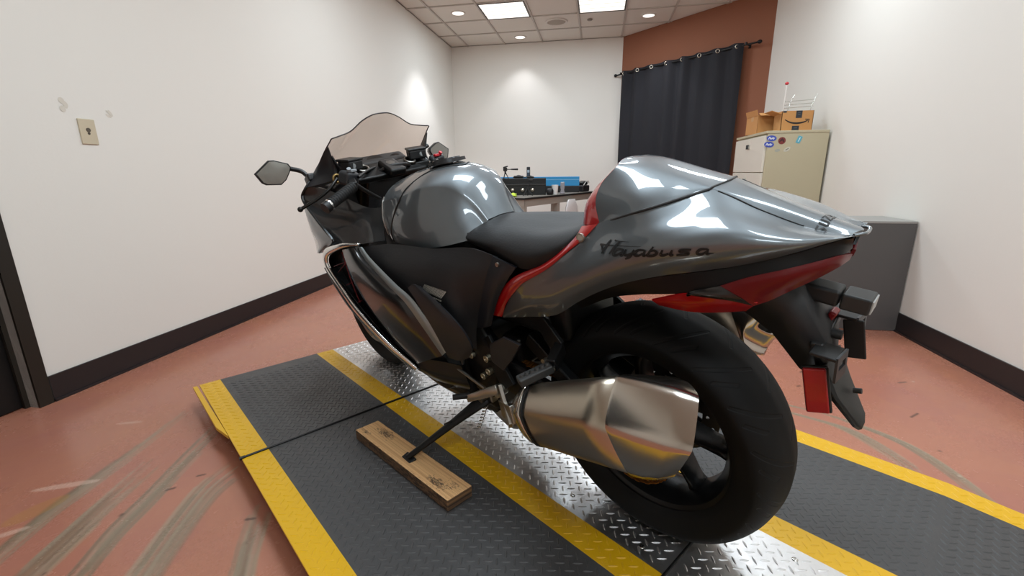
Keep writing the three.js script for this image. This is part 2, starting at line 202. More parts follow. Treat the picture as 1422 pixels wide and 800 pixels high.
  innerCowl: [[[1.2365,0.938,-0.278],[1.181,0.9255,-0.236],[1.1114,0.8851,-0.195],[1.0306,0.847,-0.16],[0.9404,0.848,-0.145]],[[1.2669,0.8952,-0.293],[1.1912,0.8621,-0.25],[1.1002,0.836,-0.208],[1.0147,0.8202,-0.175],[0.9248,0.8224,-0.16]],[[1.1555,0.8258,-0.301],[1.0959,0.8072,-0.272],[1.0292,0.7953,-0.235],[0.9732,0.7831,-0.2],[0.9008,0.7841,-0.18]],[[1.0559,0.7551,-0.298],[1.0033,0.752,-0.285],[0.9639,0.7452,-0.255],[0.9269,0.7459,-0.225],[0.8688,0.7526,-0.2]]],
  cowl: [[[1.2595,0.9807,-0.225],[1.3,0.955,-0.205],[1.38,0.955,-0.15],[1.43,0.965,-0.08],[1.45,0.965,0]],[[1.2665,0.9229,-0.285],[1.32,0.9,-0.255],[1.43,0.9,-0.18],[1.52,0.9,-0.09],[1.54,0.9,0]],[[1.2408,0.8732,-0.298],[1.3,0.85,-0.285],[1.44,0.84,-0.21],[1.56,0.82,-0.11],[1.6,0.82,0]],[[1.1209,0.805,-0.302],[1.25,0.78,-0.3],[1.42,0.76,-0.235],[1.57,0.74,-0.12],[1.63,0.74,0]],[[1.0632,0.7581,-0.302],[1.2,0.735,-0.303],[1.42,0.7,-0.24],[1.57,0.68,-0.12],[1.63,0.68,0]],[[1.1897,0.7034,-0.304],[1.26,0.69,-0.3],[1.42,0.65,-0.24],[1.55,0.62,-0.12],[1.6,0.61,0]]],
  belly: [[[0.7522,0.3597,-0.252],[0.6561,0.3858,-0.24],[0.5321,0.3944,-0.215]],[[0.7202,0.3358,-0.255],[0.6266,0.3261,-0.24],[0.5103,0.3286,-0.212]],[[0.7774,0.2744,-0.215],[0.6873,0.2619,-0.2],[0.574,0.2641,-0.175]]],
  innerPanel: [[[1.1229,1.0649,-0.204],[1.1867,1.0265,-0.213],[1.2623,0.9805,-0.224]],[[1.1332,1.0225,-0.196],[1.1813,0.987,-0.205],[1.2493,0.952,-0.256]],[[1.144,0.981,-0.187],[1.1489,0.9494,-0.21],[1.2378,0.9329,-0.279]]],
  text: [[[0.0216,0.795,-0.168],[0.0208,0.8057,-0.168],[0.0199,0.8177,-0.168],[0.0187,0.8341,-0.168]],[[-0.0118,0.7991,-0.1666],[-0.0125,0.8095,-0.1666],[-0.0131,0.8212,-0.1666],[-0.0141,0.8371,-0.1666]],[[-0.0435,0.803,-0.1652],[-0.0439,0.8131,-0.1652],[-0.0444,0.8245,-0.1652],[-0.0451,0.84,-0.1652]],[[-0.0735,0.8066,-0.1638],[-0.0738,0.8164,-0.1638],[-0.0741,0.8275,-0.1638],[-0.0746,0.8426,-0.1638]],[[-0.102,0.8101,-0.1624],[-0.1021,0.8196,-0.1624],[-0.1023,0.8304,-0.1624],[-0.1025,0.8451,-0.1624]],[[-0.129,0.8133,-0.161],[-0.1291,0.8226,-0.161],[-0.1291,0.8332,-0.161],[-0.1292,0.8475,-0.161]],[[-0.1548,0.8164,-0.1596],[-0.1547,0.8255,-0.1596],[-0.1546,0.8357,-0.1596],[-0.1545,0.8497,-0.1596]],[[-0.1793,0.8193,-0.1582],[-0.1791,0.8282,-0.1582],[-0.1789,0.8382,-0.1582],[-0.1787,0.8518,-0.1582]],[[-0.2027,0.8221,-0.1568],[-0.2025,0.8307,-0.1568],[-0.2022,0.8405,-0.1568],[-0.2018,0.8538,-0.1568]]],
  textA: [[0.0214,0.798,-0.168],[-0.2052,0.8259,-0.16],[0.0215,0.8271,-0.165],[-0.2024,0.8449,-0.155]],
  bolts: [[0.5082,0.4254,-0.185],[0.434,0.4372,-0.185],[0.4343,0.3933,-0.185],[0.4636,0.3677,-0.185]],
  washer: [[0.3957,0.3444,-0.2]],
  heel: [[0.3818,0.5074,-0.2],[0.321,0.5449,-0.2],[0.2618,0.5413,-0.2],[0.2978,0.4917,-0.2],[0.3419,0.441,-0.2],[0.3872,0.4555,-0.2]],
  peg: [[0.1676,0.5055,-0.19],[0.2046,0.4895,-0.27]],
  shift: [[0.3425,0.3949,-0.235],[0.4003,0.3635,-0.25],[0.4391,0.3467,-0.27],[0.4456,0.3781,-0.3]],
  stand: [[0.4823,0.3222,-0.19],[0.5239,0.2927,-0.2],[0.6389,0.1181,-0.4025]],
  strut: [[0.2375,0.5992,-0.12],[0.2109,0.5072,-0.13],[0.1933,0.4796,-0.14]],
  strut2: [[0.3028,0.5667,-0.1],[0.2216,0.4926,-0.12]],
  curvebar: [[0.5664,0.5555,-0.23],[0.5142,0.536,-0.23],[0.4912,0.4933,-0.225],[0.5098,0.4121,-0.22]],
  grip: [[0.9751,0.9391,-0.2],[0.9465,0.8884,-0.335]],
  lever: [[1.118,0.9562,-0.205],[1.1039,0.9288,-0.245],[1.1145,0.9011,-0.295],[1.1346,0.8777,-0.352]],
  crease: [[0.782,0.902,-0.152],[0.677,0.925,-0.142],[0.61,0.921,-0.102],[0.565,0.899,-0.082],[0.53,0.858,-0.063],[0.497,0.812,-0.053]],
  trimbolt: [[0.076,0.8293,-0.155]],
  seatbolt: [[0.3342,0.7383,-0.172]],
  mirrorL: [[1.2924,1.0096,-0.4186],[1.2841,1.0474,-0.3639],[1.2806,1.0458,-0.3459],[1.2718,1.0277,-0.3042],[1.27,1.014,-0.2986],[1.2704,0.9998,-0.3053],[1.2726,0.9726,-0.3255],[1.2757,0.9584,-0.3465],[1.285,0.9661,-0.3934],[1.2876,0.9745,-0.4046]],
  mirstem: [[1.27,1.0096,-0.3025],[1.27,0.9926,-0.2633],[1.25,0.9665,-0.2489]],
  label: [[0.5888,0.6638,-0.236],[0.4973,0.6542,-0.229],[0.5179,0.6325,-0.229],[0.6031,0.6453,-0.236],[0.6315,0.6409,-0.239],[0.5124,0.63,-0.231],[0.5274,0.6003,-0.232],[0.6344,0.6248,-0.241]],
  seam1: [[0.8078,0.7624,-0.186],[0.7527,0.8428,-0.2],[0.7223,0.9122,-0.2],[0.6885,0.9448,-0.18],[0.6921,0.9642,-0.1],[0.6555,0.9644,-0.04],[0.5814,0.9671,0.0]],
};

// ------------------------------------------------------------ room
const FW = XR - XL, FD = ZF - ZB;
const floorMap = canvasTexture(1024, 2048, (c, w, h) => {
  const X = (x) => (x - XL) / FW * w, Z = (z) => (z - ZB) / FD * h, k = w / FW;
  c.fillStyle = '#b2765d'; c.fillRect(0, 0, w, h);
  for (let i = 0; i < 5000; i++) {                                      // uneven coats of floor paint
    const r = 4 + rnd() * 40; c.fillStyle = rnd() < 0.5 ? 'rgba(196,124,100,0.018)' : 'rgba(140,72,52,0.018)';
    c.beginPath(); c.ellipse(rnd() * w, rnd() * h, r, r * (0.4 + rnd()), rnd() * 3, 0, 7); c.fill();
  }
  const marks = [                                                       // worn tyre tracks: floor x, z and width in metres
    [[[-1.84, 0.40], [-1.879, 0.283], [-1.93, 0.12], [-1.945, 0.02], [-1.985, -0.216], [-2.05, -0.48]], 0.075, 0.55],
    [[[-1.69, 0.42], [-1.715, 0.324], [-1.752, 0.196], [-1.797, 0.036], [-1.845, -0.15]], 0.095, 0.75],
    [[[-1.55, 0.40], [-1.584, 0.301], [-1.641, 0.163], [-1.68, 0.016], [-1.74, -0.18], [-1.80, -0.40]], 0.075, 0.75],
    [[[-1.38, 0.38], [-1.415, 0.271], [-1.477, 0.106], [-1.522, -0.047], [-1.52, -0.17]], 0.115, 0.85],
    [[[-1.12, 0.32], [-1.163, 0.226], [-1.214, 0.14], [-1.29, -0.01]], 0.085, 0.7],
    [[[-1.02, 0.34], [-1.05, 0.27]], 0.06, 0.5],
    [[[0.70, -0.93], [0.796, -0.847], [0.905, -0.712], [0.95, -0.50], [0.94, -0.3]], 0.05, 0.7],
    [[[0.50, -0.95], [0.60, -0.89], [0.74, -0.80], [0.818, -0.62], [0.83, -0.5]], 0.07, 0.6],
    [[[0.35, -1.02], [0.52, -1.0], [0.68, -0.93]], 0.05, 0.35]];
  for (const [pts, wd, op] of marks) for (let s = 0; s < 46; s++) {
    const off = (rnd() - 0.5) * wd, t0 = rnd() * 0.35, t1 = 0.55 + rnd() * 0.45;
    c.strokeStyle = ['rgba(150,136,114,A)', 'rgba(132,112,92,A)', 'rgba(164,150,128,A)', 'rgba(120,98,80,A)'][s % 4].replace('A', (op * (0.24 + rnd() * 0.36)).toFixed(3));
    c.lineWidth = (0.003 + rnd() * 0.012) * k; c.lineCap = 'round'; c.beginPath();
    for (let i = 0; i <= 24; i++) { const q = crRow(pts, t0 + (t1 - t0) * i / 24); c[i ? 'lineTo' : 'moveTo'](X(q[0] + off), Z(q[1] + off * 0.35)); }
    c.stroke();
  }
  c.fillStyle = 'rgba(178,128,70,0.35)'; c.beginPath(); c.ellipse(X(-1.98), Z(0.13), 8, 16, 0.4, 0, 7); c.fill();
  for (const [x, z, l, a] of [[-1.95, -0.62, 20, 0.2], [0.78, -1.35, 5, 0.8], [1.05, -0.95, 14, 0.6], [1.2, -1.3, 10, 0.3], [-1.62, -0.10, 5, 0.5], [-1.35, -0.13, 5, 0.9], [-1.66, -0.02, 5, 0.6], [-1.3, 0.05, 6, 0.3], [-1.88, -1.1, 10, 0.2], [-1.30, -1.75, 14, 0.3], [0.88, -1.02, 4, 0.6], [0.7, -1.18, 4, 0.4]]) {
    c.strokeStyle = 'rgba(66,44,38,0.75)'; c.lineWidth = 1.6; c.beginPath(); c.moveTo(X(x), Z(z)); c.lineTo(X(x) + l * Math.cos(a), Z(z) - l * Math.sin(a)); c.stroke();
  }
  for (let i = 0; i < 90; i++) { c.fillStyle = rnd() < 0.6 ? 'rgba(226,206,190,0.55)' : 'rgba(60,40,34,0.5)'; c.fillRect(rnd() * w, rnd() * h, 1 + rnd() * 2, 1 + rnd() * 1.5); }
  for (const [x, z, rx, ry, a] of [[-2.02, 0.02, 22, 3, -0.4], [-1.95, 0.22, 10, 2.5, -0.7], [-2.2, -0.35, 12, 1.6, -0.3], [0.42, -0.99, 16, 1.5, -0.2]]) { c.fillStyle = 'rgba(222,190,172,0.5)'; c.beginPath(); c.ellipse(X(x), Z(z), rx, ry, a, 0, 7); c.fill(); }
});
const M = {};
M.floor = std(0xffffff, 0.42, 0, { map: floorMap, roughnessMap: mottle.clone(), bumpMap: mottle.clone(), bumpScale: 0.0008, specularIntensity: 1 });
M.floor.roughnessMap.repeat.set(5, 10); M.floor.bumpMap.repeat.set(6, 14); M.floor.roughness = 0.52;
M.wall = std('#e6e2da', 0.82, 0, { bumpMap: mottle.clone(), bumpScale: 0.0012 });
M.accent = std('#8f5a41', 0.8, 0, { bumpMap: mottle.clone(), bumpScale: 0.0012 });
M.tile = std('#dcd8cf', 0.95, 0, { bumpMap: grain.clone(), bumpScale: 0.0015 }); M.tile.bumpMap.repeat.set(3, 3);
M.gridBar = std('#bdb7ae', 0.6); M.base = std('#241f20', 0.42); M.doorBlack = std('#0b0b0b', 0.5); M.frameDark = std('#211d17', 0.45);

const fg = new THREE.BoxGeometry(FW + 0.4, 0.1, FD + 0.4); fg.translate((XL + XR) / 2, -0.05, (ZB + ZF) / 2);
{ const p = fg.attributes.position, u = fg.attributes.uv; for (let i = 0; i < p.count; i++) u.setXY(i, (p.getX(i) - XL) / FW, 1 - (p.getZ(i) - ZB) / FD); }
struct('floor', fg, M.floor);
const BX = 0.02, BZ = -5.175;                                           // the turned wall runs from (BX, ZB) to (XR, BZ)
const DZ = -0.385;                                                      // where the doorway in the left wall begins
struct('wall_left', metreUV(join([span(XL - 0.15, XL, 0, H, ZB - 0.15, DZ), span(XL - 0.15, XL, 2.1, H, DZ, DZ + 1.15), span(XL - 0.15, XL, 0, H, DZ + 1.15, ZF + 0.15)])), M.wall);
{ // two faint scuffs above the wall plate
  const w = scene.getObjectByName('wall_left'), sm = std('#d6cfc2', 0.85);
  for (const [y, z, a, b] of [[1.338, -0.785, 0.020, 0.030], [1.325, -0.985, 0.014, 0.026]]) for (let k = 0; k < 5; k++) part('scuff_mark', new THREE.CylinderGeometry(1, 1, 0.0004, 14).rotateZ(Math.PI / 2).scale(1, b * (0.3 + 0.4 * rnd()), a * (0.25 + 0.4 * rnd())).rotateX(rnd()).translate(XL + 0.0006 + k * 0.0002, y + (rnd() - 0.5) * b * 1.3, z + (rnd() - 0.5) * a * 1.6), sm, w);
}
struct('wall_back', metreUV(span(XL - 0.15, BX + 0.2, 0, H, ZB - 0.15, ZB)), M.wall);
struct('wall_right', metreUV(span(XR, XR + 0.15, 0, H, BZ - 0.15, ZF + 0.15)), M.wall);
struct('wall_front', metreUV(span(XL - 0.15, XR + 0.15, 0, H, ZF, ZF + 0.15)), M.wall);
{
  const L = Math.hypot(XR - BX, BZ - ZB), g = metreUV(box(L + 0.1, H, 0.15, 0, H / 2, -0.075)); g.rotateY(-Math.atan2(BZ - ZB, XR - BX)); g.translate((BX + XR) / 2, 0, (ZB + BZ) / 2);
  struct('wall_accent', g, M.accent);
}
struct('baseboard_left', [span(XL, XL + 0.009, 0, 0.125, ZB, DZ - 0.06), span(XL, XL + 0.016, 0, 0.012, ZB, DZ - 0.06)], M.base);
struct('baseboard_right', [span(XR - 0.009, XR, 0, 0.125, BZ, ZF), span(XR - 0.016, XR, 0, 0.012, BZ, ZF)], M.base);
struct('baseboard_back', span(XL, BX, 0, 0.125, ZB, ZB + 0.009), M.base);
{
  const d = new THREE.Group(); d.name = 'door_1'; d.userData.kind = 'structure'; scene.add(d);
  const f0 = DZ - 0.055, f1 = DZ + 1.205;
  part('door_frame', [span(XL - 0.15, XL + 0.012, 0, 2.155, f0, DZ), span(XL - 0.15, XL + 0.012, 0, 2.155, DZ + 1.15, f1), span(XL - 0.15, XL + 0.012, 2.1, 2.155, DZ, DZ + 1.15)], M.frameDark, d);
  part('door_stop', [span(XL - 0.06, XL - 0.045, 0, 2.1, DZ, DZ + 0.018), span(XL - 0.06, XL - 0.045, 0, 2.1, DZ + 1.132, DZ + 1.15)], M.frameDark, d);
  part('door_leaf', rspan(XL - 0.11, XL - 0.065, 0.004, 2.098, DZ + 0.003, DZ + 1.147, 0.003), M.doorBlack, d);
  part('door_handle', [rod([XL - 0.065, 1.0, DZ + 1.06], [XL - 0.02, 1.0, DZ + 1.06], 0.012), bar([XL - 0.02, 1.0, DZ + 1.07], [XL - 0.02, 1.0, DZ + 0.95], 0.018, 0.018)], std('#8b8a86', 0.3, 1), d);
}
// ceiling: every tile a piece, hung in a grid of bars
{
  const c = new THREE.Group(); c.name = 'ceiling'; c.userData.kind = 'structure'; scene.add(c);
  part('ceiling_deck', span(XL - 0.15, XR + 0.15, H + 0.03, H + 0.1, ZB - 0.15, ZF + 0.15), M.tile, c);
  const T = 0.61, xs = [], zs = [];
  for (let x = -2.45; x < XR; x += T) xs.push(x); for (let z = ZB + T; z < ZF; z += T) zs.push(z);
  part('grid_bars', [...xs.map((x) => span(x - 0.011, x + 0.011, H - 0.008, H + 0.02, ZB, ZF)), ...zs.map((z) => span(XL, XR, H - 0.0075, H + 0.0195, z - 0.011, z + 0.011))], M.gridBar, c);
  const ex = [XL, ...xs, XR], ez = [ZB, ...zs, ZF], cache = new Map();
  for (let i = 0; i < ex.length - 1; i++) for (let j = 0; j < ez.length - 1; j++) {
    const mx = (ex[i] + ex[i + 1]) / 2, mz = (ez[j] + ez[j + 1]) / 2;
    if (TROFFERS.some(([x, z, n]) => Math.abs(z - mz) < 0.2 && Math.abs(x - mx) < 0.305 * n - 0.1)) continue;
    const w = ex[i + 1] - ex[i], d = ez[j + 1] - ez[j], key = w.toFixed(3) + d.toFixed(3);
    if (!cache.has(key)) cache.set(key, metreUV(box(w - 0.024, 0.022, d - 0.024)));
    const o = part('ceiling_tile', cache.get(key), M.tile, c); o.position.set(mx, H + 0.0155 - (i * 7 + j * 5) % 3 * 0.0004, mz);
  }
}
M.lampWhite = std('#ffffff', 0.4, 0, { emissive: '#fff8ee', emissiveIntensity: 1.25 });
M.lampFrame = std('#4a4743', 0.5); M.whitePaint = std('#d8d4cc', 0.5);
const trofferWhere = ['square panel light in the ceiling nearer the left corner', 'square panel light in the ceiling nearer the brown wall', 'square panel light half way along the left wall', 'square panel light over the middle of the room', 'square panel light over the filing cabinet side', 'long panel light overhead above the motorcycle', 'square panel light overhead nearer the low dark cabinet', 'long panel light behind the viewer, nearer the right wall'];
TROFFERS.forEach(([x, z, n], i) => {
  const t = thing('ceiling_light', trofferWhere[i], 'ceiling light', [x, H, z], 0, n < 2 ? 'square panel lights' : 'long panel lights'), e = 0.305 * n - 0.011;
  part('frame', [span(-e, -e + 0.018, -0.012, 0.02, -0.294, 0.294), span(e - 0.018, e, -0.012, 0.02, -0.294, 0.294), span(-e + 0.018, e - 0.018, -0.012, 0.02, -0.294, -0.276), span(-e + 0.018, e - 0.018, -0.012, 0.02, 0.276, 0.294)], M.lampFrame, t);
  part('diffuser', span(-e + 0.018, e - 0.018, -0.006, 0.004, -0.276, 0.276), M.lampWhite, t);
  for (const q of [-0.14, 0, 0.14]) part('rib', span(-e + 0.018, e - 0.018, -0.0085, -0.006, q - 0.004, q + 0.004), M.whitePaint, t);
});
const canWhere = ['nearest the left wall', 'closest to the back wall', 'nearest the brown wall'];
CANS.forEach(([x, z], i) => {
  const t = thing('downlight', 'small round recessed downlight ' + canWhere[i], 'downlight', [x, H, z], 0, 'round downlights');
  part('trim_ring', lathe([[0.075, -0.004], [0.08, -0.008], [0.094, -0.007], [0.097, 0.002]], 32), M.whitePaint, t);
  part('lamp', new THREE.CylinderGeometry(0.076, 0.076, 0.006, 32).translate(0, 0.0, 0), M.lampWhite, t);
});
{
  const t = thing('ceiling_speaker', 'round pale grille speaker in the ceiling between the two panel lights and the back wall', 'speaker', [-0.925, H, -5.865]);
  part('rim', lathe([[0.125, -0.004], [0.13, -0.012], [0.15, -0.012], [0.155, 0.002]], 40), M.whitePaint, t);
  part('grille', lathe([[0.001, -0.012], [0.04, -0.011], [0.09, -0.007], [0.126, -0.004]], 40), std('#a8a094', 0.8, 0, { bumpMap: grain, bumpScale: 0.002 }), t);
  const s = thing('sprinkler_cover', 'small grey round sprinkler cap on the ceiling right of the speaker', 'sprinkler', [-0.476, H, -5.867]);
  part('plate', lathe([[0.001, -0.014], [0.03, -0.013], [0.036, -0.006], [0.036, 0.002]], 24), std('#8f877c', 0.5, 0.3), s);
}
{
  const t = thing('wall_outlet', 'cream blank wall plate with one round socket on the left wall', 'wall plate', [XL, 1.225, -0.865], Math.PI / 2);
  part('plate', rbox(0.076, 0.118, 0.007, 0.003, 0, 0, 0.0036), std('#c9bca2', 0.45), t);
  part('socket', [rod([0, 0.008, 0.006], [0, 0.008, 0.0095], 0.010)], std('#5d5346', 0.5), t);
  part('slot', [rod([0, -0.008, 0.006], [0, -0.008, 0.0085], 0.006)], std('#4a4238', 0.5), t);
}
// ------------------------------------------------------------ curtain on the turned wall
const WA = -Math.atan2(BZ - ZB, XR - BX);                               // turn of the brown wall
const onWall = (x, out) => [x + 0 * out, ZB + (x - BX)].map((v, i) => v + (i ? Math.SQRT1_2 : -Math.SQRT1_2) * out);
{
  const [cx, cz] = onWall(0.02, 0), t = thing('curtain_rod', 'thin black curtain rod with knob ends on the brown wall', 'curtain rod', [cx, 2.47, cz], WA);
  part('rod', rod([-0.03, 0, 0.085], [2.16, 0, 0.085], 0.010), std('#1b1a1a', 0.4, 0.5), t);
  for (const x of [-0.05, 2.19]) part('finial', new THREE.SphereGeometry(0.022, 16, 12).scale(1.3, 1, 1).translate(x, 0, 0.085), std('#1b1a1a', 0.4, 0.5), t);
  for (const x of [0.06, 2.03]) part('bracket', [rod([x, 0, 0], [x, 0, 0.085], 0.007), rbox(0.03, 0.06, 0.006, 0.002, x, 0, 0.003), box(0.014, 0.03, 0.03, x, 0.012, 0.085)], std('#1b1a1a', 0.4, 0.5), t);
  const k = thing('curtain', 'black grommet curtain hanging in soft folds over the brown wall', 'curtain', [cx, 0, cz], WA);
  const x0 = 0.085, x1 = 2.0, nx = 150, ny = 26, pos = [], idx = [], top = 2.505, bottom = 0.28, waves = 7.5;
  for (let j = 0; j <= ny; j++) for (let i = 0; i <= nx; i++) {
    const s = i / nx, q = j / ny, y = top + (bottom - top) * q, ph = s * waves * Math.PI * 2 + 0.5 * Math.sin(q * 2.2 + s * 9);
    const amp = 0.032 * (0.8 + 0.35 * Math.sin(s * 13 + 1)) * (1 - 0.25 * Math.sin(q * 3));
    pos.push(x0 + (x1 - x0) * s + 0.012 * Math.sin(ph * 2 + q) * q, y + (j ? 0 : 0.006 * Math.cos(ph)), 0.085 + amp * Math.sin(ph) + 0.010 * Math.sin(ph * 0.5 + q * 4) * q);
    if (i && j) { const a = j * (nx + 1) + i; idx.push(a - 1, a, a - nx - 1, a - 1, a - nx - 1, a - nx - 2); }
  }
  const g = new THREE.BufferGeometry(); g.setAttribute('position', new THREE.Float32BufferAttribute(pos, 3)); g.setIndex(idx); g.computeVertexNormals();
  part('cloth', metreUV(g, 0.25), std('#1c1c22', 0.85, 0, { sheen: 0.35, sheenRoughness: 0.6, sheenColor: new THREE.Color('#3a3a46'), bumpMap: grain, bumpScale: 0.0006 }), k);
  for (let i = 0; i < 15; i++) {
    const s = (i + 0.5) / 15; if (i % 2) continue;
    const o = part('grommet', new THREE.TorusGeometry(0.021, 0.006, 8, 20), std('#b9b2a4', 0.25, 1), k); o.position.set(x0 + (x1 - x0) * s, 2.468, 0.112); o.rotation.y = 0.5;
  }
}
// ------------------------------------------------------------ filing cabinet and what stands on it
M.cabSide = std('#bdb295', 0.5, 0.05); M.cabFront = std('#ddd6c8', 0.45, 0.05); M.chrome = std('#cfcfca', 0.16, 1); M.cardboard = std('#c08a52', 0.85, 0, { bumpMap: grain, bumpScale: 0.0006 });
M.black = std('#141414', 0.5); M.tape = std('#262a30', 0.4);
{
  const CX = 1.13, CW = 0.495, CH = 1.345, CD = 0.88, t = thing('filing_cabinet', 'tall beige four-drawer metal filing cabinet against the right wall', 'filing cabinet', [CX, 0, -3.4]);
  part('body', [rspan(0.018, CW, 0.01, CH - 0.022, -CD, 0, 0.004), rspan(0, CW, CH - 0.022, CH, -CD - 0.003, 0.003, 0.004)], M.cabSide, t);
  for (let i = 0; i < 4; i++) {
    const y0 = 0.05 + i * 0.316, d = part('drawer', rspan(-0.004, 0.018, y0, y0 + 0.310, -CD + 0.012, -0.012, 0.004), M.cabFront, t);
    part('handle', [rspan(-0.014, -0.003, y0 + 0.215, y0 + 0.255, -CD / 2 - 0.045, -CD / 2 + 0.045, 0.003)], M.chrome, d);
    part('label_holder', [rspan(-0.007, -0.003, y0 + 0.262, y0 + 0.284, -CD / 2 - 0.035, -CD / 2 + 0.035, 0.001)], M.cabFront, d);
  }
  const flat = (g, x, y, d = 0.0015) => g.translate(x, y, d), px0 = CX;
  const sticker = (label, x, y, rx, ry, turn, col, marks, mcol) => {
    const s = part('sticker', flat(new THREE.CylinderGeometry(1, 1, 0.0012, 28).rotateX(Math.PI / 2).scale(rx, ry, 1).rotateZ(turn), x - px0, y, 0.0006), std(col, 0.4), t, label);
    if (marks) part('print', marks.map((l) => ribbon(l, 0.006, (a, b) => [x - px0 + a, y + b, 0.0018])), std(mcol, 0.5), s);
  };
  const scr = (k) => [[[-0.026 * k, -0.008], [-0.016 * k, 0.010], [-0.010 * k, -0.008]], [[-0.006 * k, 0.004], [-0.002 * k, -0.007], [0.006 * k, 0.005], [0.007 * k, -0.006]], [[0.012 * k, 0.010], [0.013 * k, -0.008], [0.024 * k, 0.004]]];
  sticker('blue oval sticker', 1.178, 1.283, 0.040, 0.024, -0.1, '#3a4fae', scr(1), '#e4e6ee');
  sticker('blue oval sticker', 1.163, 1.232, 0.040, 0.024, -0.1, '#3a4fae', scr(1), '#e4e6ee');
  sticker('round red and black sticker', 1.262, 1.262, 0.030, 0.030, 0, '#7c2f2f', [[[-0.018, -0.01], [0.0, 0.016], [0.016, -0.012]], [[-0.012, 0.0], [0.014, 0.006]]], '#191717');
  sticker('small grey oval sticker', 1.236, 1.182, 0.022, 0.012, 0.2, '#a7a79c');
  sticker('small pale oval sticker', 1.311, 1.190, 0.029, 0.016, 0.6, '#c9c4b4', [[[-0.010, -0.006], [0.012, 0.008]]], '#6d6a62');
  const bs = part('sticker', box(0.034, 0.060, 0.0012, 1.396 - px0, 1.268, 0.0008, 0, 0, -0.35), std('#5aa9bd', 0.4), t, 'pale blue rectangular sticker');
  part('print', [ribbon([[-0.006, -0.016], [0.007, 0.018]], 0.006, (a, b) => [1.396 - px0 + a, 1.268 + b, 0.0018])], std('#d9eef2', 0.5), bs);
}
{
  const t = thing('cardboard_box', 'open brown shipping box with a black smile arrow print on the cabinet', 'box', [1.385, 1.345, -3.56], 0);
  const w = 0.125, d = 0.09, h = 0.165;
  part('wall_panel', [span(-w, w, 0, h, d - 0.004, d), span(-w, w, 0, h, -d, -d + 0.004), span(-w, -w + 0.004, 0, h, -d, d), span(w - 0.004, w, 0, h, -d, d), span(-w, w, 0, 0.004, -d, d)], M.cardboard, t);
  part('flap', [box(0.004, 0.085, 2 * d, -w - 0.045, h - 0.008, 0, 0, 0, 1.25), box(2 * w, 0.004, 0.07, 0, h + 0.004, -d - 0.03, 0.3)], M.cardboard, t);
  const p = (a, b) => [a, b, d + 0.0012];
  part('print', [ribbon([[-0.098, 0.094], [-0.05, 0.070], [0.0, 0.063], [0.05, 0.070], [0.085, 0.086]], (s) => 0.006 + 0.008 * Math.sin(Math.PI * s), p), ribbon([[0.062, 0.094], [0.094, 0.094], [0.088, 0.066]], 0.007, p, false)], M.black, t);
  for (const [a, b, y0, y1] of [[-0.014, 0.034, 0.105, h + 0.0005], [-0.034, 0.022, 0, 0.042], [-0.118, -0.090, h - 0.014, h + 0.0005]]) part('tape', span(a, b, y0, y1, d, d + 0.0008), M.tape, t);
  for (const [a, b, y] of [[0.000, 0.020, 0.150], [0.000, 0.020, 0.135], [-0.018, 0.008, 0.024]]) part('tape_print', ribbon([[a, y], [b, y]], 0.004, (m, n) => [m, n, d + 0.0012], false), std('#5a6068', 0.5), t);
  const u = thing('cardboard_box', 'smaller plain brown carton behind the shipping box, at the cabinet front', 'box', [1.235, 1.345, -3.86], 0.12);
  part('wall_panel', [span(-0.10, 0.10, 0, 0.165, 0.116, 0.12), span(-0.10, 0.10, 0, 0.165, -0.12, -0.116), span(-0.10, -0.096, 0, 0.165, -0.12, 0.12), span(0.096, 0.10, 0, 0.165, -0.12, 0.12), span(-0.1, 0.1, 0, 0.004, -0.12, 0.12)], M.cardboard, u);
  part('flap', [box(0.004, 0.055, 0.235, -0.108, 0.185, 0, 0, 0, 0.3), box(0.2, 0.004, 0.055, 0, 0.168, 0.145, 0.5)], M.cardboard, u);
  part('tape', [span(-0.1008, -0.1, 0.12, 0.165, -0.02, 0.03)], std('#b98a55', 0.3), u);
  const r = thing('wire_rack', 'small bent silver wire rack sticking out of the shipping box', 'wire rack', [1.40, 1.36, -3.56]);
  for (const x of [-0.085, 0.095]) part('upright', tube([[x, 0, 0.02], [x + 0.006, 0.16, 0.03], [x + 0.03, 0.25, 0.03], [x + 0.045, 0.285, 0.03]], 0.0032, 20, 6), M.chrome, r);
  for (const y of [0.185, 0.21, 0.238]) part('wire', rod([-0.11, y - 0.006, 0.03], [0.12, y + 0.006, 0.03], 0.0026, 0.0026, 6), M.chrome, r);
  const f = thing('marker_rod', 'thin white rod with a red tip standing upright beside the wire rack', 'rod', [1.288, 1.352, -3.545]);
  part('shaft', rod([0, 0, 0], [0.004, 0.385, 0], 0.0055), std('#d9d3cc', 0.5), f);
  part('tip', new THREE.SphereGeometry(0.013, 14, 10).scale(1.2, 1, 1).translate(0.004, 0.39, 0), std('#c2323a', 0.4), f);
}
{
  const t = thing('storage_cabinet', 'low dark grey laminate cabinet with a pale top against the right wall', 'cabinet', [1.637, 0, -2.12]);
  part('front_panel', rspan(-0.62, 0, 0.002, 0.692, -0.018, 0, 0.002), std('#565453', 0.55), t);
  for (const x of [-0.62, -0.018]) part('side_panel', rspan(x, x + 0.018, 0.002, 0.692, -0.36, -0.018, 0.002), std('#565453', 0.55), t);
  part('back_panel', rspan(-0.602, -0.018, 0.002, 0.692, -0.36, -0.346, 0.002), std('#565453', 0.55), t);
  part('top', rspan(-0.622, 0.001, 0.692, 0.706, -0.362, 0.001, 0.002), std('#9a9894', 0.45), t);
}
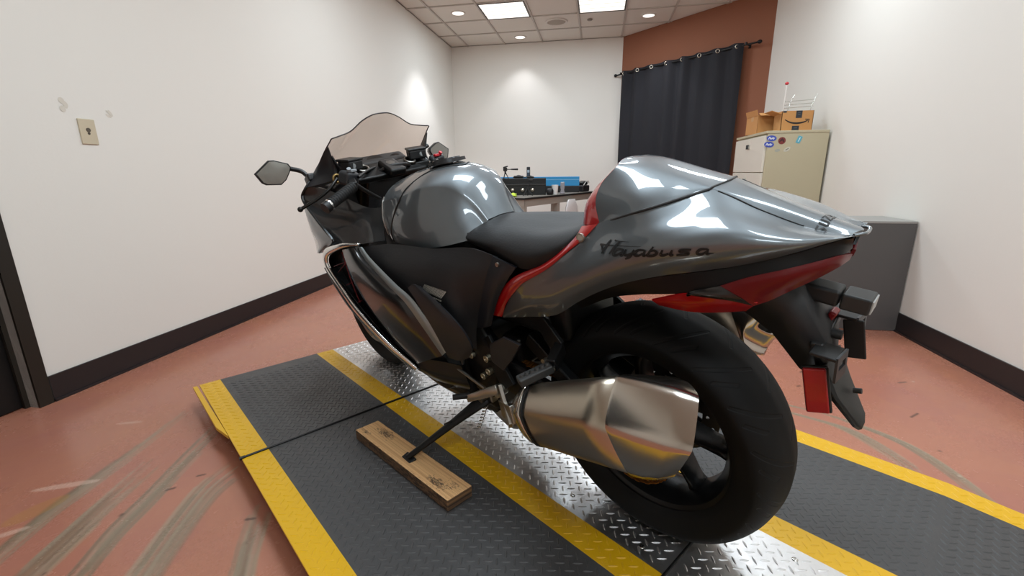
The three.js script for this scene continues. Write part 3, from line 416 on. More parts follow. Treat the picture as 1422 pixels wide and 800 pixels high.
// ------------------------------------------------------------ work table behind the tank
{
  const TX = -1.09, TZ = -4.05, TA = Math.atan2(0.92, 0.39);            // long side runs away from the viewer
  const t = thing('work_table', 'grey folding-leg work table crowded with tools behind the motorcycle', 'table', [TX, 0, TZ], TA);
  part('table_top', rspan(0, 2.05, 0.712, 0.74, -0.75, 0, 0.004).translate(0, 0, 0), std('#6d675f', 0.55), t);
  part('edge_band', [rspan(-0.003, 2.053, 0.716, 0.736, -0.001, 0.004, 0.002), rspan(-0.004, 0.001, 0.716, 0.736, -0.75, 0.003, 0.002)], M.black, t);
  part('apron', [span(0.02, 2.02, 0.635, 0.712, -0.035, -0.012), span(0.012, 0.035, 0.635, 0.712, -0.73, -0.012), span(0.02, 2.02, 0.635, 0.712, -0.74, -0.715)], std('#9c948a', 0.5, 0.1), t);
  for (const [x, z] of [[0.05, -0.045], [0.05, -0.70], [0.86, -0.045], [1.98, -0.045], [1.98, -0.70]]) part('leg', rspan(x - 0.03, x + 0.03, 0, 0.64, z - 0.03, z + 0.03, 0.004), std('#9c948a', 0.5, 0.1), t);
  part('stretcher', [span(0.05, 1.98, 0.30, 0.33, -0.72, -0.69)], std('#9c948a', 0.5, 0.1), t);
  const ct = Math.cos(TA), st = Math.sin(TA), W = (a, b) => [TX + a * ct + b * st, TZ - a * st + b * ct];   // a along, b across (negative: left)
  const put = (name, label, cat, a, b, turn = 0, y = 0.74, group) => { const [x, z] = W(a, b); return thing(name, label, cat, [x, y, z], TA + turn, group); };
  const c = put('equipment_case', 'black equipment case with round metal knobs on the work table', 'case', 0.62, -0.42, -1.02);
  part('case_body', [rspan(-0.42, 0.30, 0, 0.125, -0.12, 0.10, 0.006), rspan(-0.42, 0.30, 0.128, 0.205, -0.12, 0.06, 0.006)], std('#161616', 0.45), c);
  part('front_rail', rspan(-0.42, 0.30, 0.118, 0.134, 0.085, 0.108, 0.003), std('#2c2a28', 0.4), c);
  for (let i = 0; i < 5; i++) part('knob', lathe([[0.001, 0.03], [0.017, 0.026], [0.026, 0.010], [0.028, 0]], 20, 'z').rotateY(0).scale(1, 1, 1).translate(-0.37 + i * 0.125, 0.062, 0.101), std('#cdc7bb', 0.2, 1), c);
  const kb = put('cable_gadget', 'black cable-wound gadget lying on top of the equipment case', 'gadget', 0.66, -0.44, -1.02, 0.945);
  part('shell', [rbox(0.13, 0.03, 0.08, 0.012, -0.05, 0.016, 0), rbox(0.09, 0.022, 0.07, 0.01, 0.10, 0.012, 0.0)], M.black, kb);
  part('cable', tube([[-0.12, 0.008, 0.03], [-0.05, 0.035, 0.02], [0.03, 0.012, 0.04], [0.09, 0.03, 0.0], [0.15, 0.008, 0.02]], 0.006, 40, 6), M.black, kb);
  const ph = put('cordless_phone', 'upright dark cordless phone with a pale screen on the equipment case', 'phone', 0.70, -0.40, -1.02, 0.945);
  part('handset', rbox(0.045, 0.14, 0.026, 0.009, 0.02, 0.07, 0), std('#23272e', 0.4), ph);
  part('screen', rbox(0.03, 0.032, 0.004, 0.001, 0.02, 0.085, 0.013), std('#a9bccb', 0.25), ph);
  part('keypad', rbox(0.03, 0.04, 0.003, 0.001, 0.02, 0.042, 0.0135), std('#3a4f63', 0.4), ph);
  const tp = put('tripod', 'small black tripod with pan handle standing on the equipment case', 'tripod', 0.43, -0.55, -1.02, 0.945);
  part('column', rod([0, 0.05, 0], [0, 0.10, 0], 0.011), M.black, tp);
  part('pan_head', [rbox(0.05, 0.045, 0.04, 0.008, 0, 0.11, 0), rbox(0.06, 0.014, 0.045, 0.004, 0.004, 0.14, 0, 0, 0, 0.25)], M.black, tp);
  part('pan_handle', [rod([0.02, 0.11, 0], [0.07, 0.11, 0.0], 0.005), rod([0.07, 0.11, 0], [0.16, 0.11, 0], 0.008, 0.012)], M.black, tp);
  for (let i = 0; i < 3; i++) { const a = i * 2.1; part('leg', rod([0, 0.08, 0], [0.04 * Math.cos(a), 0, 0.04 * Math.sin(a)], 0.005, 0.005, 8), M.black, tp); }
  const st2 = put('small_stand', 'tiny black tabletop stand leaning in front of the equipment case', 'stand', 0.36, -0.20, -1.02);
  part('post', rod([0, 0.05, 0], [0.05, 0.17, 0], 0.006, 0.006, 8), M.black, st2);
  part('clamp', rbox(0.05, 0.03, 0.02, 0.006, 0.055, 0.18, 0), M.black, st2);
  for (let i = 0; i < 3; i++) { const a = i * 2.1 + 0.5; part('leg', rod([0.02, 0.09, 0], [0.02 + 0.065 * Math.cos(a), 0.004, 0.065 * Math.sin(a)], 0.005, 0.005, 8), M.black, st2); }
  const cl = put('cleaning_cloth', 'crumpled lime green cloth on the near end of the work table', 'cloth', 0.10, -0.24, 0.3);
  { const rings = []; for (let i = 0; i < 9; i++) { const r = []; for (let j = 0; j < 22; j++) { const a = j / 22 * Math.PI * 2, q = Math.sin(i / 8 * Math.PI) * (0.85 + 0.3 * Math.sin(a * 3 + i)) + 0.02; r.push([(i / 8 - 0.5) * 0.20 + 0.02 * Math.sin(a * 2 + i), Math.max(0.001, 0.018 + 0.022 * q * Math.sin(a) + 0.006 * Math.sin(i * 2.3 + a * 4)), 0.07 * q * Math.cos(a)]); } rings.push(r); }
    part('fabric', loft(rings), std('#c3d94a', 0.9), cl); }
  const bl = put('lidded_jar', 'round black lidded jar beside the white cups', 'jar', 0.70, -0.06, 0);
  part('pot', lathe([[0.001, 0], [0.035, 0], [0.045, 0.02], [0.046, 0.05], [0.035, 0.078], [0.001, 0.084]], 24), std('#17181c', 0.5), bl);
  const cup = (label, a, b, s, m, lid) => { const o = put('paper_cup', label, 'cup', a, b); part('cup_wall', lathe([[0.001, 0.004], [0.030 * s, 0.002], [0.033 * s, 0], [0.043 * s, 0.115], [0.045 * s, 0.118], [0.041 * s, 0.114], [0.030 * s, 0.008]], 28), m, o); if (lid) part('liquid', new THREE.CylinderGeometry(0.034 * s, 0.034 * s, 0.002, 20).translate(0, 0.05, 0), std('#d9d2c4', 0.4), o); };
  cup('white foam cup standing on the work table', 0.83, -0.06, 1, std('#e8e6e2', 0.7));
  const vz = put('plastic_bottle', 'slim translucent plastic bottle right of the white foam cup', 'bottle', 1.06, -0.07);
  part('bottle_body', lathe([[0.001, 0], [0.028, 0], [0.030, 0.02], [0.022, 0.05], [0.029, 0.08], [0.027, 0.14], [0.024, 0.15], [0.001, 0.15]], 24), std('#c8c6ca', 0.25, 0, { transmission: 0.5, thickness: 0 }), vz);
  part('bottle_base', lathe([[0.001, -0.0], [0.029, 0.0], [0.030, 0.018], [0.001, 0.02]], 20), std('#8d8790', 0.5), vz);
  const bp = put('blue_panel_box', 'long flat bright blue box at the back of the work table', 'box', 1.30, -0.52, -1.02);
  part('carton', rspan(-0.62, 0.52, 0.09, 0.215, -0.05, 0.05, 0.004), std('#2f93cd', 0.45), bp);
  part('edge_tape', span(-0.62, 0.52, 0.172, 0.178, 0.0502, 0.0512), std('#8cc4e2', 0.5), bp);
  const bc = put('black_crate', 'low black crate under the long blue box', 'crate', 1.30, -0.52, -1.02);
  part('tray', [rspan(-0.62, 0.52, 0, 0.088, -0.06, 0.06, 0.005)], std('#1a191b', 0.5), bc);
  const mc = put('desk_gadget', 'black cable-covered machine at the far end of the work table', 'machine', 1.80, -0.14, 0);
  part('housing', rbox(0.22, 0.09, 0.16, 0.02, 0, 0.046, 0), std('#1d1a1d', 0.5), mc);
  part('cover', rbox(0.16, 0.06, 0.12, 0.02, 0.01, 0.115, 0, 0, 0, 0.12), std('#121212', 0.4), mc);
  part('cable', tube([[-0.11, 0.09, 0.08], [-0.05, 0.14, 0.09], [0.04, 0.15, 0.08], [0.10, 0.12, 0.07]], 0.006, 30, 6), std('#bfbab4', 0.4), mc);
  const bag = put('plastic_bag', 'pale plastic bag hanging from the table apron', 'bag', 1.08, 0.012, 0, 0.2);
  { const rings = []; for (let i = 0; i < 10; i++) { const r = []; const y = 0.47 * i / 9, s = 0.8 + 0.25 * Math.sin(i / 9 * Math.PI) - (i > 7 ? (i - 7) * 0.12 : 0); for (let j = 0; j < 26; j++) { const a = j / 26 * Math.PI * 2; r.push([0.17 * s * Math.cos(a) * (1 + 0.05 * Math.sin(a * 5 + i)), y, 0.045 + 0.035 * s * Math.sin(a) * (1 + 0.12 * Math.sin(a * 4 + i * 1.7))]); } rings.push(r); }
    part('film', loft(rings), std('#d6d2d0', 0.6), bag); }
  const bxs = put('storage_bin', 'brown cardboard bin stored under the work table', 'bin', 0.45, -0.35, 0, 0);
  part('bin_body', [rspan(-0.26, 0.26, 0.002, 0.40, -0.16, 0.16, 0.006), rspan(-0.27, 0.27, 0.40, 0.43, -0.17, 0.17, 0.006)], std('#6d5a49', 0.8), bxs);
}
// ------------------------------------------------------------ test platform: three chequer-plate sections and a rear ramp
const HP = 0.09, TURN = THREE.MathUtils.degToRad(143.6);
const Y_PAINT = std('#dfac12', 0.5, 0, { roughnessMap: mottle, bumpMap: grain, bumpScale: 0.0006 }); Y_PAINT.roughness = 0.75;
const B_PAINT = std('#464545', 0.6, 0, { roughnessMap: mottle, bumpMap: grain, bumpScale: 0.0008 }); B_PAINT.roughness = 0.9;
const STEEL = std('#dcdad9', 0.55, 1, { roughnessMap: mottle, bumpMap: grain, bumpScale: 0.0006 }); STEEL.roughness = 0.8;
{
  const t = thing('test_platform', 'low steel chequer-plate platform with yellow edge stripes under the motorcycle', 'platform', [0, 0, 0], TURN);
  const Z = [-0.765, -0.683, -0.240, -0.155, 0.155, 0.240, 0.683, 0.765], X = [[1.216, 1.965], [0.012, 1.210], [-0.42, 0.004]], TH = 0.007;
  const mats = [Y_PAINT, B_PAINT, Y_PAINT, STEEL, Y_PAINT, B_PAINT, Y_PAINT], names = ['yellow_stripe', 'black_deck_plate', 'yellow_stripe', 'bare_steel_plate', 'yellow_stripe', 'black_deck_plate', 'yellow_stripe'];
  for (const [a, b] of X) for (let i = 0; i < 7; i++) part(names[i], metreUV(span(a, b, HP - TH, HP, Z[i], Z[i + 1]), 0.3), mats[i], t);
  const RL = 1.0, ra = Math.atan2(HP - TH, RL), slope = (g) => { g.translate(0.42, -HP, 0); g.rotateZ(ra); return g.translate(-0.42, HP, 0); };
  for (let i = 0; i < 7; i++) part(names[i], slope(metreUV(span(-0.42 - RL, -0.42, HP - TH, HP, Z[i], Z[i + 1]), 0.3)), mats[i], t);
  part('edge_angle', [(() => { const s = new THREE.Shape(); s.moveTo(1.40, -0.766); s.lineTo(1.50, -0.786); s.lineTo(1.965, -0.790); s.lineTo(1.965, -0.774); s.lineTo(1.46, -0.766); const g = new THREE.ExtrudeGeometry(s, { depth: 0.012, bevelEnabled: false }); g.rotateX(Math.PI / 2); return g.scale(1, 1, 1).translate(0, HP - 0.002, 0); })()], Y_PAINT, t, 'thin yellow edge angle along the front corner');
  part('under_frame', [span(-0.40, 1.94, 0, HP - TH - 0.0005, -0.70, -0.66), span(-0.40, 1.94, 0, HP - TH - 0.0005, 0.66, 0.70), span(1.90, 1.94, 0, HP - TH - 0.0005, -0.66, 0.66), span(-0.40, 1.9, 0.01, HP - TH - 0.0005, -0.18, 0.18)], std('#141414', 0.6), t);
  part('hinge_rod', [rod([1.213, HP + 0.001, -0.77], [1.213, HP + 0.001, 0.77], 0.0048), rod([1.213, HP + 0.001, -0.772], [1.213, HP + 0.001, -0.755], 0.0062)], std('#2b2a2a', 0.35, 0.8), t);
  part('hinge_rod', [rod([0.008, HP - 0.002, -0.765], [0.008, HP - 0.002, 0.765], 0.0048)], std('#0d0d0d', 0.5), t);
  for (const [x, z] of [[-0.19, 0.118], [0.33, -0.10], [0.33, 0.10], [1.10, -0.10], [1.10, 0.10], [0.09, -0.118], [1.35, -0.11], [1.88, -0.11], [1.35, 0.11], [1.88, 0.11]]) part('screw', lathe([[0.001, HP + 0.0012], [0.004, HP + 0.0022], [0.0065, HP + 0.0016], [0.0075, HP]], 12).translate(x, 0, z), M.chrome, t);
  // raised lugs, too many to count: one set for each colour
  const L = 0.0135, Wd = 0.0034, hh = 0.0017, lp = [[-L, 0, 0], [-L * 0.5, 0, -Wd * 0.85], [0, 0, -Wd], [L * 0.5, 0, -Wd * 0.85], [L, 0, 0], [L * 0.5, 0, Wd * 0.85], [0, 0, Wd], [-L * 0.5, 0, Wd * 0.85], [-L * 0.62, hh, 0], [0, hh * 1.15, 0], [L * 0.62, hh, 0]];
  const li = [0, 8, 1, 1, 8, 2, 2, 8, 9, 2, 9, 10, 2, 10, 3, 3, 10, 4, 4, 10, 5, 5, 10, 6, 6, 10, 9, 6, 9, 8, 6, 8, 7, 7, 8, 0];
  const lg = new THREE.BufferGeometry(); lg.setAttribute('position', new THREE.Float32BufferAttribute(lp.flat(), 3)); lg.setIndex(li.slice().reverse()); 
  const lug = lg.toNonIndexed(); lug.computeVertexNormals(); lug.setAttribute('uv', new THREE.BufferAttribute(new Float32Array(lug.attributes.position.count * 2), 2));
  const sets = new Map([[Y_PAINT, []], [B_PAINT, []], [STEEL, []]]), zone = (z) => { for (let i = 0; i < 7; i++) if (z > Z[i] + 0.0085 && z < Z[i + 1] - 0.0085) return mats[i]; return null; };
  const rx = new THREE.Matrix4(), m4 = new THREE.Matrix4();
  for (const pitch of [0.0310, 0.0352]) for (let kind = 0; kind < 2; kind++) for (let i = -46; i < 66; i++) for (let j = -26; j < 26; j++) {
    const x = -0.1408 + (i + kind * 0.5) * pitch, z = 0.0957 + (j + kind * 0.5) * pitch, m = zone(z); if (!m || (m === B_PAINT) !== (pitch < 0.033)) continue;
    if (x > 1.958 || x < -0.42 - RL + 0.03 || X.slice(0, 2).some(([a]) => Math.abs(x - a + 0.004) < 0.015) || Math.abs(x + 0.42) < 0.006) continue;
    m4.makeRotationY(kind ? -Math.PI / 4 : Math.PI / 4);
    if (x >= -0.42) m4.setPosition(x, HP - 0.0001, z); else { rx.makeRotationZ(ra); m4.premultiply(rx).setPosition(-0.42 + (x + 0.42) * Math.cos(ra), HP + (x + 0.42) * Math.sin(ra), z); }
    sets.get(m).push(m4.clone());
  }
  for (const [m, list] of sets) {
    const o = new THREE.InstancedMesh(lug, m, list.length); list.forEach((q, i) => o.setMatrixAt(i, q)); o.name = m === STEEL ? 'bare_steel_tread' : m === B_PAINT ? 'black_tread' : 'yellow_tread';
    o.castShadow = o.receiveShadow = true; o.userData.kind = 'stuff'; t.add(o);
  }
}
// plank under the side stand
{
  const cx = 0.79, cz = -0.377, a = 0.055;
  const woodMap = canvasTexture(512, 160, (c, w, hh) => {
    const h = 128;
    c.fillStyle = '#e6b781'; c.fillRect(0, 0, w, h);
    for (let i = 0; i < 260; i++) { c.strokeStyle = rnd() < 0.5 ? 'rgba(150,102,58,0.14)' : 'rgba(222,180,128,0.15)'; c.lineWidth = 0.6 + rnd() * 2; const y = rnd() * h; c.beginPath(); c.moveTo(0, y); c.bezierCurveTo(w * 0.3, y + (rnd() - 0.5) * 14, w * 0.7, y + (rnd() - 0.5) * 14, w, y + (rnd() - 0.5) * 10); c.stroke(); }
    for (const [x, y, n, sx, sy] of [[92, 40, 300, 44, 22], [425, 88, 300, 40, 22], [470, 50, 60, 24, 34], [30, 100, 50, 24, 12]]) for (let i = 0; i < n; i++) { c.fillStyle = 'rgba(26,20,16,' + (0.10 + rnd() * 0.3).toFixed(2) + ')'; const gx = (rnd() + rnd() + rnd() - 1.5) * sx, gy = (rnd() + rnd() + rnd() - 1.5) * sy; c.fillRect(x + gx, y + gy, 2 + rnd() * 9, 1 + rnd() * 2.5); }
    c.fillStyle = '#5c4430'; c.fillRect(0, h, w, hh - h);               // dirty, worn sides
    for (let i = 0; i < 500; i++) { c.fillStyle = rnd() < 0.6 ? 'rgba(24,18,14,0.35)' : 'rgba(150,112,72,0.30)'; c.fillRect(rnd() * w, h + rnd() * (hh - h), 3 + rnd() * 22, 1 + rnd() * 3); }
    for (let i = 0; i < 160; i++) { c.fillStyle = 'rgba(60,40,26,0.2)'; c.fillRect(rnd() * w, rnd() < 0.5 ? rnd() * 9 : h - rnd() * 9, 3 + rnd() * 12, 2); }
  });
  const p = new THREE.Vector3(cx, 0, cz).applyAxisAngle(new THREE.Vector3(0, 1, 0), TURN);
  const t = thing('wood_plank', 'short worn wooden plank with black scuffs under the side stand', 'plank', [p.x, HP + 0.0018, p.z], TURN + a);
  const g = new RoundedBoxGeometry(0.525, 0.038, 0.090, 3, 0.004); g.translate(0, 0.019, 0);
  const q = g.attributes.position, uv = g.attributes.uv, nn = g.attributes.normal;
  for (let i = 0; i < q.count; i++) { q.setX(i, q.getX(i) + 0.002 * Math.sin(q.getZ(i) * 90)); uv.setXY(i, 0.5 - q.getX(i) / 0.525, Math.abs(nn.getY(i)) > 0.6 ? 0.6 + 0.78 * q.getZ(i) / 0.09 : 0.02 + 0.16 * q.getY(i) / 0.038); }
  part('top_board', g, std('#ffffff', 0.85, 0, { map: woodMap, bumpMap: grain, bumpScale: 0.001 }), t);
}

// ------------------------------------------------------------ motorcycle: x forward from the rear axle, y up, z to its right
const LEAN = THREE.MathUtils.degToRad(9.5);
const bike = thing('motorcycle', 'grey sports motorcycle with red accents leaning on its side stand', 'motorcycle');
{
  const p = new THREE.Vector3(0.127, HP, 0.03).applyAxisAngle(new THREE.Vector3(0, 1, 0), TURN); bike.position.copy(p);
  bike.quaternion.setFromAxisAngle(new THREE.Vector3(0, 1, 0), TURN).multiply(new THREE.Quaternion().setFromAxisAngle(new THREE.Vector3(1, 0, 0), -LEAN));
}
const PAINT = std('#6a7175', 0.44, 0.75, { clearcoat: 1, clearcoatRoughness: 0.03 });
const RED = std('#b20c10', 0.3, 0.25, { clearcoat: 1, clearcoatRoughness: 0.04 });
const GLOSSBLACK = std('#0d0c0b', 0.3, 0, { clearcoat: 0.5, clearcoatRoughness: 0.04 });
const DARKGLOSS = std('#232425', 0.35, 0.4, { clearcoat: 0.8, clearcoatRoughness: 0.08 });
const MATTE = std('#18181a', 0.5, 0, { bumpMap: grain, bumpScale: 0.0003 });
const SATIN = std('#1d1e22', 0.42);
const ENGINE = std('#101010', 0.5, 0.3);
const RUBBER = std('#0e0e0e', 0.72, 0, { bumpMap: grain, bumpScale: 0.0004 });
const LEATHER = std('#0f1012', 0.6, 0, { bumpMap: grain, bumpScale: 0.0005 });
const ALLOY = std('#a9a59c', 0.32, 1), BRUSHED = std('#b4aa9a', 0.26, 1, { roughnessMap: mottle }), CHROME = std('#ecebe8', 0.2, 1), WHEEL = std('#111112', 0.35, 0.4), GOLD = std('#8a5a26', 0.4, 0.9);
BRUSHED.roughness = 0.5;
function shell(grid, nu, nv, th = 0.004, ref = [0.5, 0.6, 0]) { // a panel whose outer face looks away from ref
  const a = evalPatch(grid, 0.45, 0.5), b = evalPatch(grid, 0.55, 0.5), c = evalPatch(grid, 0.5, 0.45), d = evalPatch(grid, 0.5, 0.55), m = V(evalPatch(grid, 0.5, 0.5));
  const n = V(b).sub(V(a)).cross(V(d).sub(V(c)));
  return panel(n.dot(m.sub(V(ref))) > 0 ? grid : grid.slice().reverse(), nu, nv, th);
}
const pair = (name, g, m, label) => { const a = part(name, g, m, bike, label); const b = part(name, flipZ(g), m, bike, label); return [a, b]; };

// --- wheels
function wheel(name, x, R, wd, rimR, spokes, rear) {
  const w = new THREE.Group(); w.name = name; w.position.set(x, R, 0); bike.add(w);
  const h = wd / 2, prof = [[rimR - 0.004, -h * 0.72], [rimR + 0.012, -h * 0.86], [rimR + (R - rimR) * 0.45, -h * 0.985], [R - (R - rimR) * 0.38, -h * 0.97], [R - (R - rimR) * 0.2, -h * 0.80], [R - (R - rimR) * 0.075, -h * 0.5], [R - 0.002, -h * 0.2]];
  const full = [...prof, [R, 0], ...prof.slice().reverse().map(([r, z]) => [r, -z])], fine = []; for (let i = 0; i <= 44; i++) fine.push(crRow(full, i / 44));
  const tread = canvasTexture(2048, 256, (c, W, Hh) => {
    c.fillStyle = '#ffffff'; c.fillRect(0, 0, W, Hh); c.strokeStyle = '#000000'; c.lineWidth = 7; c.lineCap = 'round';
    for (let i = 0; i < 18; i++) for (const s of [0, 1]) { const x0 = (i + s * 0.5) / 18 * W; c.beginPath(); const yy = (q) => (s ? 1 - q : q) * Hh; c.moveTo(x0, yy(0.22)); c.bezierCurveTo(x0 + 30, yy(0.3), x0 + 66, yy(0.36), x0 + 80, yy(0.49)); c.stroke(); c.beginPath(); c.moveTo(x0 + 50, yy(0.24)); c.lineTo(x0 + 86, yy(0.33)); c.stroke(); }
  });
  tread.colorSpace = THREE.NoColorSpace; tread.wrapS = THREE.RepeatWrapping;
  part('tire', lathe(fine, 110, 'z'), std('#070707', 0.7, 0, { specularIntensity: 0.6, bumpMap: tread, bumpScale: 0.0012 }), w, 'black treaded sport tire');
  const rb = rimR, rim = part('rim', [lathe([[rb - 0.012, -h * 0.60], [rb + 0.006, -h * 0.74], [rb + 0.006, -h * 0.66], [rb - 0.012, -h * 0.52], [rb - 0.020, -h * 0.2], [rb - 0.020, h * 0.2], [rb - 0.012, h * 0.52], [rb + 0.006, h * 0.66], [rb + 0.006, h * 0.74], [rb - 0.012, h * 0.60], [rb - 0.032, h * 0.25], [rb - 0.032, -h * 0.25], [rb - 0.012, -h * 0.60]], 72, 'z')], WHEEL, w);
  for (let i = 0; i < spokes; i++) {
    const a = (i / spokes) * Math.PI * 2 + 0.32, rings = [];
    for (let k = 0; k <= 6; k++) {
      const r = 0.045 + (rb - 0.022 - 0.045) * k / 6, bw = 0.0125 - 0.005 * Math.sin(k / 6 * Math.PI) + (k === 6 ? 0.007 : 0), sw = 0.16 * Math.sin(k / 6 * Math.PI / 2), z0 = (0.042 - 0.018 * k / 6) * (wd / 0.19);
      const ux = Math.cos(a + sw), uy = Math.sin(a + sw); rings.push([[-bw, -z0], [bw, -z0 * 0.8], [bw, z0 * 0.8], [-bw, z0]].map(([s, z]) => [r * ux - s * uy, r * uy + s * ux, z]));
    }
    part('spoke', loft(rings), WHEEL, w);
  }
  part('hub', [lathe([[0.012, -h * 0.62], [0.045, -h * 0.62], [0.052, -h * 0.4], [0.048, h * 0.4], [0.045, h * 0.62], [0.012, h * 0.62]], 32, 'z')], WHEEL, w);
  const disc = (z, r0, r1) => {
    const s = new THREE.Shape(); s.absarc(0, 0, r1, 0, Math.PI * 2); const hole = new THREE.Path(); hole.absarc(0, 0, r0, 0, Math.PI * 2); s.holes.push(hole);
    for (let i = 0; i < 24; i++) { const a = i / 24 * 6.283, r = r0 + (r1 - r0) * (0.3 + 0.4 * (i % 2)), q = new THREE.Path(); q.absarc(r * Math.cos(a), r * Math.sin(a), 0.0045, 0, 6.283); s.holes.push(q); }
    part('brake_disc', new THREE.ExtrudeGeometry(s, { depth: 0.005, bevelEnabled: false, curveSegments: 48 }).translate(0, 0, z), std('#6f6c68', 0.3, 1), w);
    for (let i = 0; i < 6; i++) { const a = i / 6 * 6.283; part('disc_carrier', bar([0.035 * Math.cos(a), 0.035 * Math.sin(a), z + 0.003], [(r0 + 0.006) * Math.cos(a + 0.25), (r0 + 0.006) * Math.sin(a + 0.25), z + 0.003], 0.004, 0.014, [-Math.sin(a), Math.cos(a), 0]), WHEEL, w); }
  };
  if (rear) disc(0.075, 0.085, 0.13); else { disc(-0.075, 0.115, 0.16); disc(0.07, 0.115, 0.16); }
  return w;
}
const rearWheel = wheel('rear_wheel', 0, 0.313, 0.19, 0.219, 7, true);
wheel('front_wheel', 1.48, 0.30, 0.12, 0.219, 7, false);
{ // rear sprocket and chain
  const s = new THREE.Shape(), n = 43, r = 0.105; for (let i = 0; i <= n * 4; i++) { const a = i / (n * 4) * Math.PI * 2, q = r + [0, 0.007, 0.007, 0][i % 4] - 0.003; s[i ? 'lineTo' : 'moveTo'](q * Math.cos(a), q * Math.sin(a)); }
  for (let i = 0; i < 6; i++) { const a = i / 6 * 6.283 + 0.2, q = new THREE.Path(); q.absellipse(0.068 * Math.cos(a), 0.068 * Math.sin(a), 0.020, 0.014, 0, 6.283, false, a); s.holes.push(q); }
  part('sprocket', new THREE.ExtrudeGeometry(s, { depth: 0.006, bevelEnabled: false }).translate(0, 0, -0.112), std('#8d857a', 0.35, 1), rearWheel);
  const links = [], path = [], fx = 0.60, fy = 0.055, fr = 0.036;
  for (let i = 0; i <= 20; i++) { const a = Math.PI / 2 + 0.1 + i / 20 * (Math.PI - 0.2); path.push([r * Math.cos(a), r * Math.sin(a)]); }
  for (let i = 0; i <= 8; i++) { const a = -Math.PI / 2 + i / 8 * Math.PI; path.push([fx + fr * Math.cos(a), fy + fr * Math.sin(a)]); }
  const loop = new THREE.CatmullRomCurve3(path.map(([x, y]) => new THREE.Vector3(x, y, -0.109)), true, 'centripetal'), N = 112;
  for (let i = 0; i < N; i++) { const a = loop.getPointAt(i / N), b = loop.getPointAt((i + 0.96) / N % 1); links.push(bar([a.x, a.y, a.z + (i % 2 ? 0.005 : 0.007)], [b.x, b.y, b.z + (i % 2 ? 0.005 : 0.007)], 0.003, 0.015, [0, 0, 1]), bar([a.x, a.y, a.z - (i % 2 ? 0.005 : 0.007)], [b.x, b.y, b.z - (i % 2 ? 0.005 : 0.007)], 0.003, 0.015, [0, 0, 1]), rod([a.x, a.y, a.z - 0.007], [a.x, a.y, a.z + 0.007], 0.005, 0.005, 6)); }
  for (const g of links) g.translate(0, 0.313, 0);
  const ch = part('chain', links.map((g) => g), GOLD, bike, 'gold brown drive chain'); void ch;
  part('axle_nut', [rod([0, 0.313, -0.150], [0, 0.313, -0.138], 0.020, 0.020, 6), rod([0, 0.313, -0.146], [0, 0.313, 0.15], 0.012)], ALLOY, bike);
}
// --- swingarm, shock, frame, engine
for (const s of [-1, 1]) part('swingarm_leg', [loft([[[-0.07, 0.285, s * 0.118], [-0.07, 0.34, s * 0.118], [-0.07, 0.34, s * 0.142], [-0.07, 0.285, s * 0.142]], [[0.06, 0.278, s * 0.116], [0.06, 0.352, s * 0.116], [0.06, 0.352, s * 0.144], [0.06, 0.278, s * 0.144]], [[0.34, 0.310, s * 0.118], [0.34, 0.415, s * 0.118], [0.34, 0.415, s * 0.148], [0.34, 0.310, s * 0.148]], [[0.54, 0.345, s * 0.12], [0.54, 0.425, s * 0.12], [0.54, 0.425, s * 0.15], [0.54, 0.345, s * 0.15]]])], std('#0f0f10', 0.4, 0.3), bike);
part('swingarm_brace', [bar([0.40, 0.44, -0.12], [0.40, 0.44, 0.12], 0.08, 0.10), bar([0.05, 0.345, -0.128], [0.33, 0.50, -0.10], 0.03, 0.045), bar([0.05, 0.345, 0.128], [0.33, 0.50, 0.10], 0.03, 0.045)], std('#0f0f10', 0.4, 0.3), bike);
part('rear_shock', [rod([0.40, 0.36, 0.0], [0.44, 0.66, 0], 0.026), ...Array.from({ length: 7 }, (_, i) => new THREE.TorusGeometry(0.036, 0.007, 8, 20).rotateX(Math.PI / 2).translate(0.405 + i * 0.005, 0.42 + i * 0.03, 0))], std('#1a1414', 0.4, 0.3), bike);
part('engine_block', [rspan(0.56, 0.98, 0.22, 0.46, -0.185, 0.185, 0.03), rspan(0.66, 0.96, 0.44, 0.66, -0.165, 0.165, 0.03), rspan(0.50, 0.80, 0.17, 0.30, -0.12, 0.12, 0.03)], ENGINE, bike);
for (const s of [-1, 1]) part('engine_cover', [rod([0.66, 0.34, s * 0.18], [0.66, 0.34, s * 0.215], 0.085, 0.072, 28), rod([0.86, 0.33, s * 0.18], [0.86, 0.33, s * 0.212], 0.075, 0.06, 28)], ENGINE, bike);
for (const s of [-1, 1]) part('frame_spar', [loft([[[1.06, 0.86, s * 0.05], [1.06, 0.74, s * 0.05], [1.06, 0.74, s * 0.11], [1.06, 0.86, s * 0.11]], [[0.85, 0.75, s * 0.14], [0.85, 0.60, s * 0.14], [0.85, 0.60, s * 0.185], [0.85, 0.75, s * 0.185]], [[0.58, 0.66, s * 0.14], [0.58, 0.50, s * 0.14], [0.58, 0.50, s * 0.18], [0.58, 0.66, s * 0.18]], [[0.46, 0.50, s * 0.13], [0.52, 0.30, s * 0.13], [0.52, 0.30, s * 0.178], [0.46, 0.50, s * 0.178]], [[0.40, 0.44, s * 0.13], [0.45, 0.29, s * 0.13], [0.45, 0.29, s * 0.172], [0.40, 0.44, s * 0.172]]])], ENGINE, bike);
part('airbox', [rspan(0.50, 0.95, 0.62, 0.80, -0.13, 0.13, 0.03)], ENGINE, bike);
part('under_seat_box', [rspan(0.18, 0.48, 0.52, 0.76, -0.105, 0.105, 0.02), rspan(-0.20, 0.30, 0.715, 0.79, -0.11, 0.11, 0.02)], ENGINE, bike);
part('radiator', [rspan(1.04, 1.085, 0.34, 0.68, -0.17, 0.17, 0.01)], ENGINE, bike);
part('oil_pan', [rspan(0.52, 0.80, 0.13, 0.22, -0.10, 0.10, 0.02)], ENGINE, bike);
